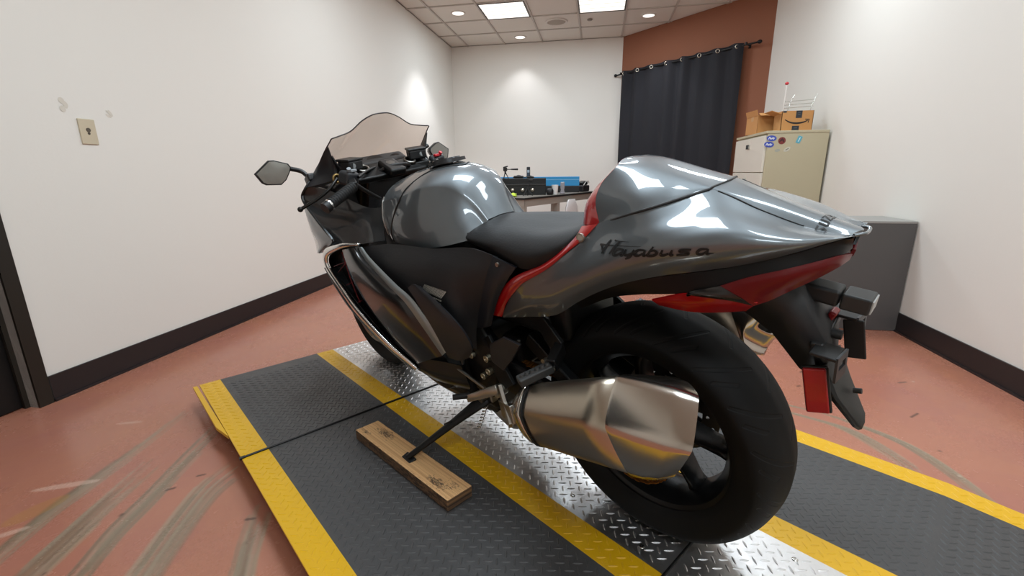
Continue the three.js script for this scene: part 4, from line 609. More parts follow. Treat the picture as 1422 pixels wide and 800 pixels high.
part('exhaust_headers', [-0.12, -0.04, 0.04, 0.12].map((z) => tube([[0.95, 0.50, z], [1.03, 0.42, z], [1.02, 0.25, z], [0.90, 0.15, z * 0.8], [0.62, 0.12, z * 0.5]], 0.021, 30, 12)), std('#6b5d4e', 0.35, 1), bike);
// --- mufflers
{
  const ring = (c, hw, hh, tilt, slant, crisp) => { // rounded six-sided section; tilt and slant turn its plane
    const pts = []; for (let i = 0; i < 48; i++) {
      const a = i / 48 * Math.PI * 2, b = a + 0.42, hex = 1 / Math.max(Math.abs(Math.cos(b - Math.PI / 6)), Math.abs(Math.sin(b)), Math.abs(Math.cos(b + Math.PI / 6))), r = 1 - crisp + crisp * hex * 0.93, dy = hh * r * Math.sin(a), dz = hw * r * Math.cos(a);
      pts.push([c[0] + dy * tilt + dz * slant, c[1] + dy, c[2] + dz]);
    } return pts;
  };
  const A = [0.182, 0.388, -0.236], B = [-0.152, 0.533, -0.266], mix = (t) => A.map((v, i) => v + (B[i] - v) * t);
  for (const s of [1, -1]) {
    const g = new THREE.Group(); g.name = 'muffler'; bike.add(g);
    const part = (n, gs, m, p, l) => { const o = mesh(n, s < 0 ? flipZ(gs) : gs, m); p.add(o); if (l) o.userData.label = l; return o; };
    const R = (t, hw, hh, k = 0) => ring(mix(t), hw, hh, 0.42 - 0.80 * k, 0.62 * k, t > 0.9 ? 0.75 : 0.5);
    part('can', loft([R(0.06, 0.064, 0.072), R(0.1, 0.067, 0.075), R(0.4, 0.075, 0.080), R(0.7, 0.081, 0.085), R(0.90, 0.085, 0.088)]), BRUSHED, g, 'brushed steel muffler can');
    part('end_cap', [loft([R(0.901, 0.0865, 0.0895), R(0.92, 0.087, 0.090, 0.03), R(0.99, 0.087, 0.090, 0.35), R(1.07, 0.084, 0.087, 0.75), R(1.15, 0.077, 0.079, 1), R(1.16, 0.066, 0.068, 1), R(1.12, 0.056, 0.058, 1), R(1.06, 0.054, 0.056, 1)], false)], std('#c2bab0', 0.2, 1), g, 'polished muffler end cap');
    part('outlet', [loft([R(1.06, 0.054, 0.056, 1), R(1.04, 0.02, 0.02, 1)])], std('#15120f', 0.7), g);
    part('clamp_band', loft([R(0.03, 0.0665, 0.0745), R(0.06, 0.069, 0.077), R(0.064, 0.069, 0.077), R(0.064, 0.06, 0.068)], false), M.black, g);
    part('inlet_cone', loft([R(-0.20, 0.040, 0.044), R(-0.17, 0.043, 0.048), R(-0.10, 0.056, 0.062), R(-0.02, 0.064, 0.071), R(0.034, 0.066, 0.0735)]), std('#bfbab2', 0.2, 1), g);
    part('mid_pipe', tube([mix(-0.1), [0.28, 0.33, -0.20], [0.34, 0.27, -0.16], [0.46, 0.16, -0.10], [0.64, 0.125, -0.04]], 0.029, 40, 16), std('#8e8880', 0.32, 1), g);
    part('mount_bracket', [bar([0.245, 0.375, -0.268], [0.325, 0.345, -0.24], 0.012, 0.05), bar([0.26, 0.335, -0.27], [0.34, 0.40, -0.225], 0.012, 0.03)], ALLOY, g);
  }
}
// --- front end
for (const s of [-1, 1]) {
  part('fork_leg', [rod([1.47, 0.30, s * 0.105], [1.30, 0.62, s * 0.105], 0.029, 0.027, 20), rod([1.30, 0.62, s * 0.105], [1.130, 0.955, s * 0.103], 0.025, 0.025, 20), rod([1.131, 0.948, s * 0.102], [1.120, 0.970, s * 0.101], 0.029, 0.029, 20)], std('#16140f', 0.3, 0.6), bike);
  part('fork_cap', [new THREE.TorusGeometry(0.020, 0.005, 8, 24).rotateX(Math.PI / 2).rotateZ(0.5).translate(1.118, 0.974, s * 0.101)], std('#8f8d88', 0.3, 1), bike);
  part('brake_caliper', [rbox(0.07, 0.12, 0.05, 0.012, 1.40, 0.33, s * 0.085, 0, 0, 0.5)], std('#9a7a3a', 0.4, 0.5), bike);
}
part('front_fender', shell(whole([[[1.72, 0.46, -0.075], [1.73, 0.475, -0.05], [1.735, 0.48, 0]], [[1.66, 0.57, -0.085], [1.665, 0.59, -0.055], [1.67, 0.60, 0]], [[1.48, 0.64, -0.09], [1.48, 0.665, -0.06], [1.48, 0.675, 0]], [[1.30, 0.585, -0.085], [1.30, 0.605, -0.055], [1.30, 0.615, 0]], [[1.19, 0.46, -0.075], [1.18, 0.475, -0.05], [1.175, 0.48, 0]]]), 24, 14, 0.004, [1.48, 0.3, 0]), PAINT, bike);
// --- upper cowl and screen
part('upper_cowl', shell(whole(G.cowl), 26, 40, 0.005, [1.0, 0.7, 0]), PAINT, bike, 'glossy grey upper fairing around the nose');
const screenGrid = whole([
  [[1.090, 1.089, -0.200], [1.100, 1.096, -0.160], [1.100, 1.106, -0.120], [1.092, 1.134, -0.075], [1.083, 1.150, -0.035], [1.080, 1.153, 0]],
  [[1.150, 1.052, -0.210], [1.165, 1.062, -0.170], [1.175, 1.075, -0.125], [1.178, 1.095, -0.08], [1.180, 1.104, -0.04], [1.180, 1.106, 0]],
  [[1.210, 1.012, -0.218], [1.240, 1.020, -0.175], [1.262, 1.032, -0.13], [1.280, 1.045, -0.085], [1.29, 1.052, -0.04], [1.29, 1.054, 0]],
  [[1.262, 0.978, -0.224], [1.320, 0.974, -0.18], [1.365, 0.968, -0.13], [1.405, 0.966, -0.085], [1.43, 0.966, -0.04], [1.435, 0.966, 0]]]);
part('windscreen', panel(screenGrid, 30, 44, 0), std('#dfd3cb', 0.05, 0, { transmission: 0.96, thickness: 0, ior: 1.45, specularIntensity: 0.6 }), bike, 'smoke tinted double bubble windscreen');
{ const e = []; for (let i = 0; i <= 40; i++) e.push(evalPatch(screenGrid, 0, i / 40)); const l = [], r = []; for (let i = 0; i <= 12; i++) { l.push(evalPatch(screenGrid, i / 12, 0)); r.push(evalPatch(screenGrid, i / 12, 1)); }
  part('screen_edge', [tube([...l.slice().reverse(), ...e.slice(1, -1), ...r], 0.0022, 120, 6)], std('#2a2422', 0.3), bike); }
// inner cowl faces beside the screen, dashboard and steering
pair('inner_panel', shell(G.innerPanel, 14, 12, 0.004, [1.3, 0.95, -0.6]), SATIN);
pair('screen_stay', shell([[[1.13, 1.035, -0.195], [1.17, 1.02, -0.20], [1.25, 0.985, -0.205]], [[1.13, 0.985, -0.17], [1.18, 0.975, -0.17], [1.26, 0.96, -0.16]], [[1.14, 0.95, -0.09], [1.19, 0.945, -0.08], [1.28, 0.94, -0.07]]], 10, 8, 0.005, [1.2, 0.8, 0]), MATTE);
part('dashboard', [rbox(0.07, 0.10, 0.28, 0.02, 1.235, 0.955, 0, 0, 0, 0.5), rspan(1.17, 1.32, 0.78, 0.93, -0.20, 0.20, 0.03)], MATTE, bike);
part('instrument_cluster', [...[-0.09, 0.0, 0.09].map((z) => rod([1.205, 0.965, z], [1.19, 0.982, z], z ? 0.032 : 0.042, z ? 0.032 : 0.042, 24))], GLOSSBLACK, bike);
part('top_clamp', [rbox(0.09, 0.024, 0.30, 0.008, 1.115, 0.952, 0, 0, 0, 0.5), rbox(0.10, 0.028, 0.07, 0.01, 1.085, 0.962, 0, 0, 0, 0.4)], std('#161616', 0.4, 0.4), bike);
part('steering_stem_nut', [rod([1.098, 0.962, 0], [1.090, 0.980, 0], 0.02, 0.018, 6)], std('#6e6d69', 0.3, 1), bike);
part('cable_bundle', [tube([[1.12, 0.94, -0.06], [1.08, 0.966, -0.02], [1.07, 0.966, 0.05], [1.12, 0.95, 0.10]], 0.007, 30, 8), tube([[1.02, 0.955, -0.17], [1.09, 0.965, -0.10], [1.14, 0.965, -0.03], [1.18, 0.92, 0.0]], 0.005, 30, 8), tube([[1.00, 0.94, -0.2], [1.05, 0.90, -0.14], [1.08, 0.86, -0.08]], 0.007, 20, 8)], M.black, bike);
for (const s of [1, -1]) {
  const f = (p) => [p[0], p[1], p[2] * s], g = new THREE.Group(); g.name = 'handlebar'; bike.add(g);
  const inn = G.grip[0], out = G.grip[1], at = (t) => inn.map((v, i) => v + (out[i] - v) * t);
  part('clip_on', [bar(f([1.118, 0.945, -0.105]), f([1.075, 0.950, -0.175]), 0.03, 0.03), bar(f([1.075, 0.950, -0.175]), f(at(0.1)), 0.024, 0.024)], std('#1a1a1a', 0.4, 0.4), g);
  part('grip', [rod(f(at(0.12)), f(at(0.86)), 0.0175, 0.0175, 20), ...Array.from({ length: 12 }, (_, i) => { const a = at(0.14 + i * 0.06), b = at(0.165 + i * 0.06); return rod(f(a), f(b), 0.0186, 0.0186, 16); })], RUBBER, g);
  part('bar_end', [rod(f(at(0.90)), f(at(1.02)), 0.0185, 0.0185, 20)], M.black, g);
  part('bar_end_ring', [rod(f(at(0.86)), f(at(0.90)), 0.0188, 0.0188, 20)], CHROME, g);
  part('switch_box', [rbox(0.052, 0.048, 0.056, 0.012, 1.058, 0.955, -0.188 * s, 0.2 * s, 0.3 * s, 0.25)], std('#2a2c2f', 0.45), g);
  part('switch_button', [rod(f([1.036, 0.980, -0.190]), f([1.030, 0.988, -0.192]), 0.007), rbox(0.016, 0.010, 0.022, 0.003, 1.038, 0.978, -0.175 * s)], s > 0 ? std('#8a8f93', 0.4) : std('#c0202c', 0.4), g);
  part('fluid_reservoir', [rbox(0.058, 0.034, 0.068, 0.006, 1.126, 0.992, -0.140 * s, 0, 0.35 * s, 0.1), rbox(0.064, 0.009, 0.074, 0.004, 1.126, 1.012, -0.140 * s, 0, 0.35 * s, 0.1), rod(f([1.126, 0.985, -0.148]), f([1.10, 0.950, -0.165]), 0.014)], std('#17181a', 0.4), g);
  part('sight_glass', [rod(f([1.098, 0.990, -0.144]), f([1.093, 0.990, -0.145]), 0.009)], std('#8a8f90', 0.2), g);
  part('lever', tube(G.lever.map(f), 0.0062, 24, 8), std('#1a1917', 0.35, 0.4), g);
  part('lever_tip', new THREE.SphereGeometry(0.0095, 12, 10).translate(...f(G.lever[3])), std('#1a1917', 0.35, 0.4), g);
  part('adjuster_wheel', [new THREE.TorusGeometry(0.013, 0.005, 8, 20).rotateY(Math.PI / 2).translate(...f(G.lever[0]))], std('#9a8152', 0.35, 0.9), g);
}
// mirrors
for (const s of [1, -1]) {
  const g = new THREE.Group(); g.name = 'mirror'; bike.add(g);
  const P = G.mirrorL.map(([x, y, z]) => [x, y - (s < 0 ? 0.03 : 0), z * s]), c = P.reduce((q, p) => q.map((v, i) => v + p[i] / P.length), [0, 0, 0]), ring = (k, dx) => { const r = []; const n = 50; for (let i = 0; i < n; i++) { const f = i / n * P.length, a = Math.floor(f) % P.length, b = (a + 1) % P.length, t = f - Math.floor(f), A = P[(a + P.length - 1) % P.length], D = P[(b + 1) % P.length]; r.push([0, 1, 2].map((q) => c[q] + k * ((P[a][q] * (1 - t) + P[b][q] * t) - c[q]) + (q ? 0 : dx))); } return r; };
  part('mirror_housing', loft([ring(0.92, -0.0005), ring(0.985, -0.002), ring(1.0, 0.004), ring(0.97, 0.016), ring(0.8, 0.034), ring(0.45, 0.044)]), std('#141415', 0.35), g);
  part('mirror_glass', loft([ring(0.90, -0.0032), ring(0.90, -0.0012)]), std('#8b8b88', 0.03, 1), g);
  part('mirror_stem', [tube(G.mirstem.map(([x, y, z]) => [x + 0.012, y, z * s]), 0.0085, 20, 10), rbox(0.05, 0.03, 0.03, 0.008, 1.262, 0.962, -0.246 * s, 0, 0, -0.4)], std('#17171a', 0.4), g);
}
pair('inner_cowl_panel', shell(G.innerCowl, 24, 28, 0.004, [1.1, 0.4, 0.2]), DARKGLOSS, 'dark gloss inner fairing panel');
pair('cowl_edge_trim', tube([[1.262, 0.978, -0.224], ...[0, 1, 2, 3].map((i) => G.innerCowl[i][0])], 0.0042, 40, 8), M.black);
// --- side fairing
pair('side_fairing', shell(G.sideFairing, 40, 18, 0.004, [0.9, 0.5, 0]), GLOSSBLACK, 'glossy dark side fairing panel');
pair('fairing_edge_strip', shell(G.bevel, 40, 6, 0.003, [0.9, 0.5, 0]), std('#8b908f', 0.35, 0.35), 'silver edge strip of the side fairing');
const chromeLoft = (() => { const n = 60, rings = []; for (let i = 0; i <= n; i++) { const t = i / n, c = crRow(G.chromeMid, t), a = crRow(G.chromeMid, Math.max(0, t - 0.01)), b = crRow(G.chromeMid, Math.min(1, t + 0.01)), d = V(b).sub(V(a)).normalize(), sd = new THREE.Vector3().crossVectors(d, new THREE.Vector3(0, 0, 1)).normalize(), w = 0.004 + 0.0110 * Math.min(1, t * 4) * Math.min(1, (1 - t) * 9 + 0.5), r = []; for (let k = 0; k < 16; k++) { const q = k / 16 * 6.283, p = V(c).addScaledVector(sd, w * Math.cos(q)); p.z += 0.0070 * Math.sin(q); r.push(p.toArray()); } rings.push(r); } return loft(rings); })();
pair('chrome_strip', chromeLoft, CHROME, 'chrome strip along the side air outlet');
pair('air_duct', shell(G.duct, 30, 8, 0.003, [0.9, 0.5, 0]), M.black);
for (const l of G.lattice) pair('red_duct_rib', tube(l, 0.0016, 14, 6), std('#7c1820', 0.5));
pair('lower_cowl', shell(G.lowerCowl, 30, 12, 0.004, [0.8, 0.5, 0]), PAINT);
pair('rear_flap', shell(G.flap, 30, 14, 0.006, [0.7, 0.5, 0]), SATIN, 'satin dark rear flap of the fairing');
pair('side_cover', shell(G.sideCover, 30, 34, 0.004, [0.7, 0.5, 0]), MATTE, 'matte black frame cover below the tank');
pair('frame_corner_cover', shell(G.frameCover, 20, 10, 0.008, [0.5, 0.6, 0]), SATIN);
pair('belly_pan', shell(G.belly, 14, 24, 0.004, [0.7, 0.5, 0]), std('#2c2e2f', 0.3, 0.6), 'dark belly pan edge');
pair('curved_hose', tube(G.curvebar, 0.006, 24, 8), std('#26272a', 0.4));
{ // printed plates on the left cover
  const q = G.label.map((p) => onPatch(G.sideCover, 0, 1, p[0], p[1], 0.45, 0.4)).map((p) => [p[0], p[1], p[2] - 0.003]), quad = (a, b, c, d, m, o) => { const g = panel([[d, a], [c, b]].map((r) => r.map(([x, y, z]) => [x, y, z - o])), 2, 2, 0); return part('printed_plate', g, m, bike, 'silver printed warning plate'); };
  const txt = (dark) => canvasTexture(256, 64, (c, w, h) => { c.fillStyle = dark ? '#0d0d0d' : '#a8a49a'; c.fillRect(0, 0, w, h); c.fillStyle = dark ? '#b9b4a8' : '#2c2a28'; for (let r = 0; r < (dark ? 3 : 6); r++) { let x = 6; while (x < w - 12) { const l = 5 + rnd() * 18; c.fillRect(x, (r + 0.35) * h / (dark ? 3 : 6), l, h / (dark ? 3 : 6) * 0.45); x += l + 4; } } });
  quad(q[0], q[1], q[2], q[3], std('#ffffff', 0.5, 0, { map: txt(false) }), 0.002); quad(q[4], q[5], q[6], q[7], std('#ffffff', 0.5, 0, { map: txt(true) }), 0.002);
}
// --- tank
const tankGrid = (() => {
  const C = G.crease, row = (bottom, low, k, sh1, sh2, top) => { const c = C[k], b = [c[0], c[1] - 0.020, c[2] - 0.012], m = low.map((v, i) => (v + b[i]) / 2 - (i === 2 ? 0.006 : 0)); return [bottom, low, m, b, c, sh1, sh2, top]; };
  return whole([
    [[0.900, 0.755, -0.165], [0.905, 0.795, -0.170], [0.908, 0.830, -0.168], [0.912, 0.862, -0.158], [0.915, 0.878, -0.150], [0.925, 0.905, -0.115], [0.940, 0.925, -0.06], [0.950, 0.932, 0]],
    row([0.840, 0.748, -0.184], [0.832, 0.785, -0.189], 0, [0.800, 0.928, -0.115], [0.830, 0.948, -0.06], [0.845, 0.955, 0]),
    row([0.720, 0.745, -0.186], [0.712, 0.785, -0.187], 1, [0.690, 0.949, -0.100], [0.700, 0.964, -0.05], [0.703, 0.969, 0]),
    row([0.640, 0.747, -0.178], [0.632, 0.785, -0.170], 2, [0.614, 0.942, -0.070], [0.618, 0.954, -0.035], [0.620, 0.957, 0]),
    row([0.580, 0.755, -0.163], [0.574, 0.786, -0.152], 3, [0.567, 0.915, -0.056], [0.568, 0.924, -0.028], [0.568, 0.927, 0]),
    row([0.532, 0.765, -0.143], [0.528, 0.786, -0.130], 4, [0.530, 0.868, -0.043], [0.530, 0.873, -0.021], [0.530, 0.874, 0]),
    row([0.497, 0.773, -0.125], [0.497, 0.782, -0.105], 5, [0.496, 0.815, -0.036], [0.495, 0.817, -0.018], [0.495, 0.818, 0])]);
})();
part('fuel_tank', shell(tankGrid, 60, 70, 0.004, [0.7, 0.8, 0]), PAINT, bike, 'grey metallic fuel tank');
function onTank(u, v, o) { const p = V(evalPatch(tankGrid, u, v)), a = V(evalPatch(tankGrid, Math.min(1, u + 0.01), v)).sub(p), b = V(evalPatch(tankGrid, u, Math.min(1, v + 0.01))).sub(p), n = a.cross(b).normalize(); if (n.dot(p.clone().sub(V([0.7, 0.8, 0]))) < 0) n.negate(); return p.addScaledVector(n, o).toArray(); }
const half = [[0.17, 0.0], [0.165, 0.08], [0.165, 0.16], [0.175, 0.24], [0.215, 0.32], [0.30, 0.385], [0.40, 0.44], [0.455, 0.5]];
part('tank_seam', [tube([...half, ...half.slice(0, -1).reverse().map(([u, v]) => [u, 1 - v])].map(([u, v]) => onTank(u, v, 0.0002)), 0.0026, 110, 6)], M.black, bike, 'fine black panel line round the tank front');
part('tank_front_edge', [tube([0.0, 0.06, 0.12, 0.18, 0.24, 0.30].map((v) => onTank(0.004, v, 0.001)), 0.0035, 30, 8)], std('#9c9c9a', 0.2, 0.8), bike);
part('fuel_cap', [rod([0.725, 0.970, 0], [0.726, 0.980, 0], 0.062, 0.060, 40), rod([0.726, 0.979, 0], [0.7265, 0.984, 0], 0.046, 0.044, 40)], std('#3a3b3d', 0.3, 0.7), bike);
for (let i = 0; i < 6; i++) { const a = i / 6 * 6.283; part('cap_bolt', rod([0.725 + 0.053 * Math.cos(a), 0.980, 0.053 * Math.sin(a)], [0.725 + 0.053 * Math.cos(a), 0.983, 0.053 * Math.sin(a)], 0.004, 0.004, 6), M.chrome, bike); }
// --- seat, red trim, tail
part('seat', shell(whole([
  [[0.496, 0.766, -0.130], [0.513, 0.781, -0.129], [0.505, 0.799, -0.098], [0.493, 0.812, -0.045], [0.490, 0.817, 0]],
  [[0.375, 0.752, -0.148], [0.370, 0.783, -0.152], [0.366, 0.806, -0.112], [0.362, 0.817, -0.05], [0.360, 0.819, 0]],
  [[0.245, 0.734, -0.160], [0.237, 0.775, -0.168], [0.232, 0.808, -0.126], [0.235, 0.816, -0.06], [0.240, 0.817, 0]],
  [[0.135, 0.786, -0.157], [0.137, 0.806, -0.156], [0.150, 0.824, -0.118], [0.160, 0.827, -0.06], [0.165, 0.827, 0]],
  [[0.088, 0.836, -0.124], [0.092, 0.843, -0.118], [0.105, 0.842, -0.090], [0.125, 0.840, -0.05], [0.135, 0.838, 0]]]), 40, 48, 0.02, [0.3, 0.6, 0]), LEATHER, bike, 'black padded rider seat');
pair('red_trim', shell(G.redTrim, 40, 10, 0.006, [0.3, 0.5, 0]), RED, 'bright red trim below the seat');
{ const b = onPatch(G.redTrim, 0, 1, G.trimbolt[0][0], G.trimbolt[0][1], 0.85, 0.5); pair('trim_bolt', [rod([b[0], b[1], b[2] + 0.006], [b[0] - 0.0015, b[1] + 0.0015, b[2] - 0.003], 0.0078, 0.0072, 18), new THREE.TorusGeometry(0.0085, 0.0018, 8, 20).translate(b[0], b[1], b[2] - 0.0012)], ALLOY); }
pair('cover_bolt', rod([G.seatbolt[0][0], G.seatbolt[0][1], -0.165], [G.seatbolt[0][0], G.seatbolt[0][1], -0.178], 0.006, 0.006, 12), ALLOY);
const [tailL] = pair('tail_side_panel', shell(G.tailSide, 80, 40, 0.004, [0.1, 0.75, 0.1]), PAINT, 'grey metallic tail side panel'); void tailL;
const tailMid = [[[-0.150, 0.917, -0.050], [-0.158, 0.9195, 0]], [[-0.219, 0.893, -0.037], [-0.226, 0.8955, 0]], [[-0.280, 0.870, -0.030], [-0.287, 0.872, 0]], [[-0.326, 0.853, -0.026], [-0.334, 0.855, 0]], [[-0.360, 0.843, -0.021], [-0.368, 0.844, 0]]];
const tailTop = whole(Array.from({ length: 9 }, (_, i) => [0, 1].map((k) => crRow(tailMid.map((r) => r[k]), i / 8))).map(([c, m], i) => { const e = evalPatch(G.tailSide, (8 + i / 2) / 12, 0); return [e, c, [(c[0] + m[0]) / 2, (c[1] + m[1]) / 2 + 0.001, c[2] / 2], m]; }));
const humpRows = [
  [[0.047, 0.853, -0.126], [0.064, 0.895, -0.113], [0.060, 0.928, -0.096], [0.038, 0.959, -0.071], [0.050, 0.966, -0.036], [0.056, 0.968, 0]],
  [[-0.043, 0.884, -0.141], [-0.036, 0.912, -0.122], [-0.031, 0.932, -0.098], [-0.012, 0.953, -0.063], [-0.004, 0.961, -0.032], [0.000, 0.963, 0]],
  [[-0.100, 0.901, -0.108], [-0.099, 0.911, -0.095], [-0.098, 0.922, -0.076], [-0.096, 0.932, -0.051], [-0.094, 0.936, -0.025], [-0.093, 0.937, 0]],
  [0, 0.055, 0.11, 0.167, 0.333, 0.5].map((v) => evalPatch(tailTop, 0, v))];
const humpGrid = whole(humpRows);
part('seat_cowl', shell(humpGrid, 40, 60, 0.005, [-0.02, 0.85, 0]), PAINT, bike, 'grey single-seat cowl hump');
part('seat_cowl_red_front', shell(whole([
  [[0.047, 0.853, -0.126], [0.098, 0.845, -0.113], [0.124, 0.840, -0.07], [0.136, 0.836, 0]],
  [[0.064, 0.895, -0.1135], [0.103, 0.885, -0.095], [0.121, 0.878, -0.06], [0.129, 0.874, 0]],
  [[0.060, 0.928, -0.0965], [0.085, 0.920, -0.078], [0.101, 0.912, -0.05], [0.108, 0.908, 0]],
  [[0.047, 0.949, -0.079], [0.067, 0.943, -0.058], [0.078, 0.938, -0.033], [0.083, 0.936, 0]],
  [[0.038, 0.959, -0.071], [0.047, 0.964, -0.047], [0.053, 0.967, -0.026], [0.056, 0.968, 0]]]), 24, 36, 0.005, [-0.05, 0.88, 0]), RED, bike, 'red front of the seat cowl');
part('tail_top_panel', shell(tailTop, 40, 40, 0.004, [-0.25, 0.7, 0]), PAINT, bike, 'grey tail centre panel');
part('tail_lip', [tube([G.tailSide[12][0], [-0.372, 0.843, -0.018], [-0.374, 0.841, 0], [-0.372, 0.843, 0.018], [G.tailSide[12][0][0], G.tailSide[12][0][1], -G.tailSide[12][0][2]]], 0.0028, 24, 8)], PAINT, bike);
pair('hump_seam', tube([0, 0.2, 0.4, 0.6, 0.8, 1].map((u) => { const p = evalPatch(humpGrid, u, 0); return [p[0], p[1], p[2] - 0.001]; }), 0.0030, 40, 8), M.black);
part('hump_rear_seam', tube([0, 0.15, 0.3, 0.5, 0.7, 0.85, 1].map((v) => { const p = evalPatch(humpGrid, 1, v); return [p[0], p[1] + 0.0002, p[2]]; }), 0.0024, 40, 6), M.black, bike);
pair('tail_seam', tube([8.2, 8.6, 9, 9.5, 10, 10.2].map((k) => { const p = evalPatch(G.tailSide, k / 12, 0); return [p[0], p[1] + 0.0002, p[2] - 0.0002]; }), 0.0016, 40, 6), M.black);
pair('tail_lower_band', shell(G.tailBand, 40, 8, 0.004, [-0.1, 0.77, 0.1]), std('#0b0a0a', 0.35, 0, { specularIntensity: 0.5 }));
pair('tail_light_lens', shell(G.tailLens, 40, 16, 0.005, [-0.2, 0.75, 0.1]), std('#5e060a', 0.3, 0, { clearcoat: 0.15, clearcoatRoughness: 0.05, specularIntensity: 0.5 }), 'red tail light lens');
pair('smoked_lens', shell(G.tailSmoke, 16, 12, 0.004, [-0.1, 0.77, 0.1]), GLOSSBLACK, 'smoked front of the tail light');
pair('red_lower_trim', shell(G.redLower, 20, 8, 0.004, [-0.2, 0.8, 0.1]), RED, 'red trim below the tail light');
part('tail_inner', [loft([[[0.12, 0.72, -0.11], [0.12, 0.82, -0.12], [0.12, 0.82, 0.12], [0.12, 0.72, 0.11]], [[-0.10, 0.735, -0.11], [-0.10, 0.85, -0.12], [-0.10, 0.85, 0.12], [-0.10, 0.735, 0.11]], [[-0.25, 0.765, -0.075], [-0.25, 0.84, -0.08], [-0.25, 0.84, 0.08], [-0.25, 0.765, 0.075]], [[-0.335, 0.80, -0.03], [-0.335, 0.835, -0.03], [-0.335, 0.835, 0.03], [-0.335, 0.80, 0.03]]])], ENGINE, bike);
// lettering on the tail
{
  const put = (s, t) => { const v = (t < 0 ? (t + 7) / 7 : t < 8 ? 1 + t / 8 : 2 + (t - 8) / 11) / 3, [x, y] = evalPatch(G.text, s / 160, v); return [x, y, onPatch(G.tailSide, 0, 1, x, y, 0.5, 0.6)[2] - 0.0014]; };
  const letters = []; const ink = (pts, s0 = 0, w = 3.3, tap = false) => letters.push(ribbon(pts.map(([s, t]) => [s + s0, t]), tap ? (q) => w * (1.15 - q) : (q) => w * (0.75 + 0.5 * Math.sin(q * Math.PI)), put));
  ink([[14, 18], [10, 12], [5, 1]], 0, 3); ink([[29, 17], [23, 10], [17, 1]], 0, 3); ink([[-2, 11.5], [20, 11.6], [63, 12.4]], 0, 2.2, true); ink([[0, 11], [4, 7], [8, 1]], 0, 2.2); ink([[20, 17.6], [28, 17], [44, 17]], 0, 1.8, true);
  const a = (s0) => { ink([[15, 7.6], [7, 7.8], [2, 4.5], [2, 0.8], [7, 0.2], [13, 4]], s0); ink([[16, 8], [13.6, 0.6], [17, 0.4]], s0); };
  a(22); ink([[3, 8], [1.5, 2], [6, 0.6], [11.5, 3.5]], 39); ink([[15, 8], [10, -1], [3, -4.6]], 39); a(54); ink([[10, 12.5], [4, 4], [2, 0.4], [10, 0.2], [15, 3.6], [12, 7.4], [6, 6.6]], 71); ink([[4, 8], [1, 1.4], [5, 0.3], [12, 3]], 90); ink([[17, 8], [14, 0.6], [18, 0.4]], 90);
  ink([[20, 7.8], [8, 8], [5, 5.6], [15, 3.4], [14, 0.6], [0, 0.2]], 112); a(138); ink([[153, 0.4], [160, 0.6], [166, 1.4]], 0, 1.6, true);
  part('tail_lettering', letters, std('#070707', 0.6), bike, 'black script lettering');
  const put2 = (s, t) => { const x = -0.326 + t * 0.0009, z = s * 0.00105; return [x, onPatch(tailTop, 0, 2, x, z, 0.7, 0.5 + z * 5)[1] + 0.0012, z]; }, L2 = [], d = (l, s0, w = 3) => L2.push(ribbon(l.map(([s, t]) => [s + s0, t]), w, put2, false));
  d([[10, 14], [2, 14], [0, 11], [10, 4], [8, 0.5], [0, 0.5]], -42, 3.4); d([[0, 15], [0, 3], [2, 0.8], [8, 0.8], [10, 3], [10, 15]], -26, 3.4); d([[0, 14], [10, 14], [0, 1], [10, 1]], -9.5); d([[0, 15], [0, 3], [2, 0.8], [8, 0.8], [10, 3], [10, 15]], 6); d([[0, 15], [0, 0]], 22); d([[10, 15], [2, 8], [10, 0]], 22); d([[0, 15], [0, 0]], 38);
  part('tail_lettering', L2, std('#101010', 0.6), bike, 'dark capital lettering on the tail');
}
// --- rear fender arm, plate bracket, reflectors
part('rear_fender', [loft([[[-0.09, 0.70, -0.055], [-0.09, 0.765, -0.055], [-0.09, 0.765, 0.055], [-0.09, 0.70, 0.055]], [[-0.20, 0.700, -0.055], [-0.20, 0.77, -0.055], [-0.20, 0.77, 0.055], [-0.20, 0.700, 0.055]], [[-0.265, 0.655, -0.05], [-0.30, 0.74, -0.05], [-0.30, 0.74, 0.05], [-0.265, 0.655, 0.05]], [[-0.312, 0.595, -0.045], [-0.345, 0.66, -0.045], [-0.345, 0.66, 0.045], [-0.312, 0.595, 0.045]], [[-0.335, 0.575, -0.035], [-0.352, 0.60, -0.035], [-0.352, 0.60, 0.035], [-0.335, 0.575, 0.035]]])], MATTE, bike, 'black rear fender arm');
part('fender_blade', [loft([[[-0.335, 0.605, -0.045], [-0.352, 0.612, -0.045], [-0.352, 0.612, 0.045], [-0.335, 0.605, 0.045]], [[-0.362, 0.55, -0.042], [-0.374, 0.556, -0.042], [-0.374, 0.556, 0.042], [-0.362, 0.55, 0.042]], [[-0.398, 0.492, -0.022], [-0.407, 0.498, -0.022], [-0.407, 0.498, 0.022], [-0.398, 0.492, 0.022]], [[-0.405, 0.482, -0.012], [-0.410, 0.486, -0.012], [-0.410, 0.486, 0.012], [-0.405, 0.482, 0.012]]]), rod([-0.386, 0.545, 0.012], [-0.398, 0.548, 0.012], 0.005)], std('#222220', 0.55), bike, 'black splash guard tip');
part('plate_light_arm', [bar([-0.24, 0.738, 0.012], [-0.350, 0.722, 0.012], 0.044, 0.030)], std('#1f2020', 0.5), bike);
part('plate_light', [rbox(0.042, 0.029, 0.047, 0.004, -0.373, 0.7185, 0.012, 0, 0, 0.13)], std('#2c2e2e', 0.42), bike, 'square dark plate lamp');
part('plate_lamp_lens', [rbox(0.003, 0.023, 0.040, 0.001, -0.3945, 0.7157, 0.012, 0, 0, 0.13)], std('#a9a9a6', 0.4), bike);
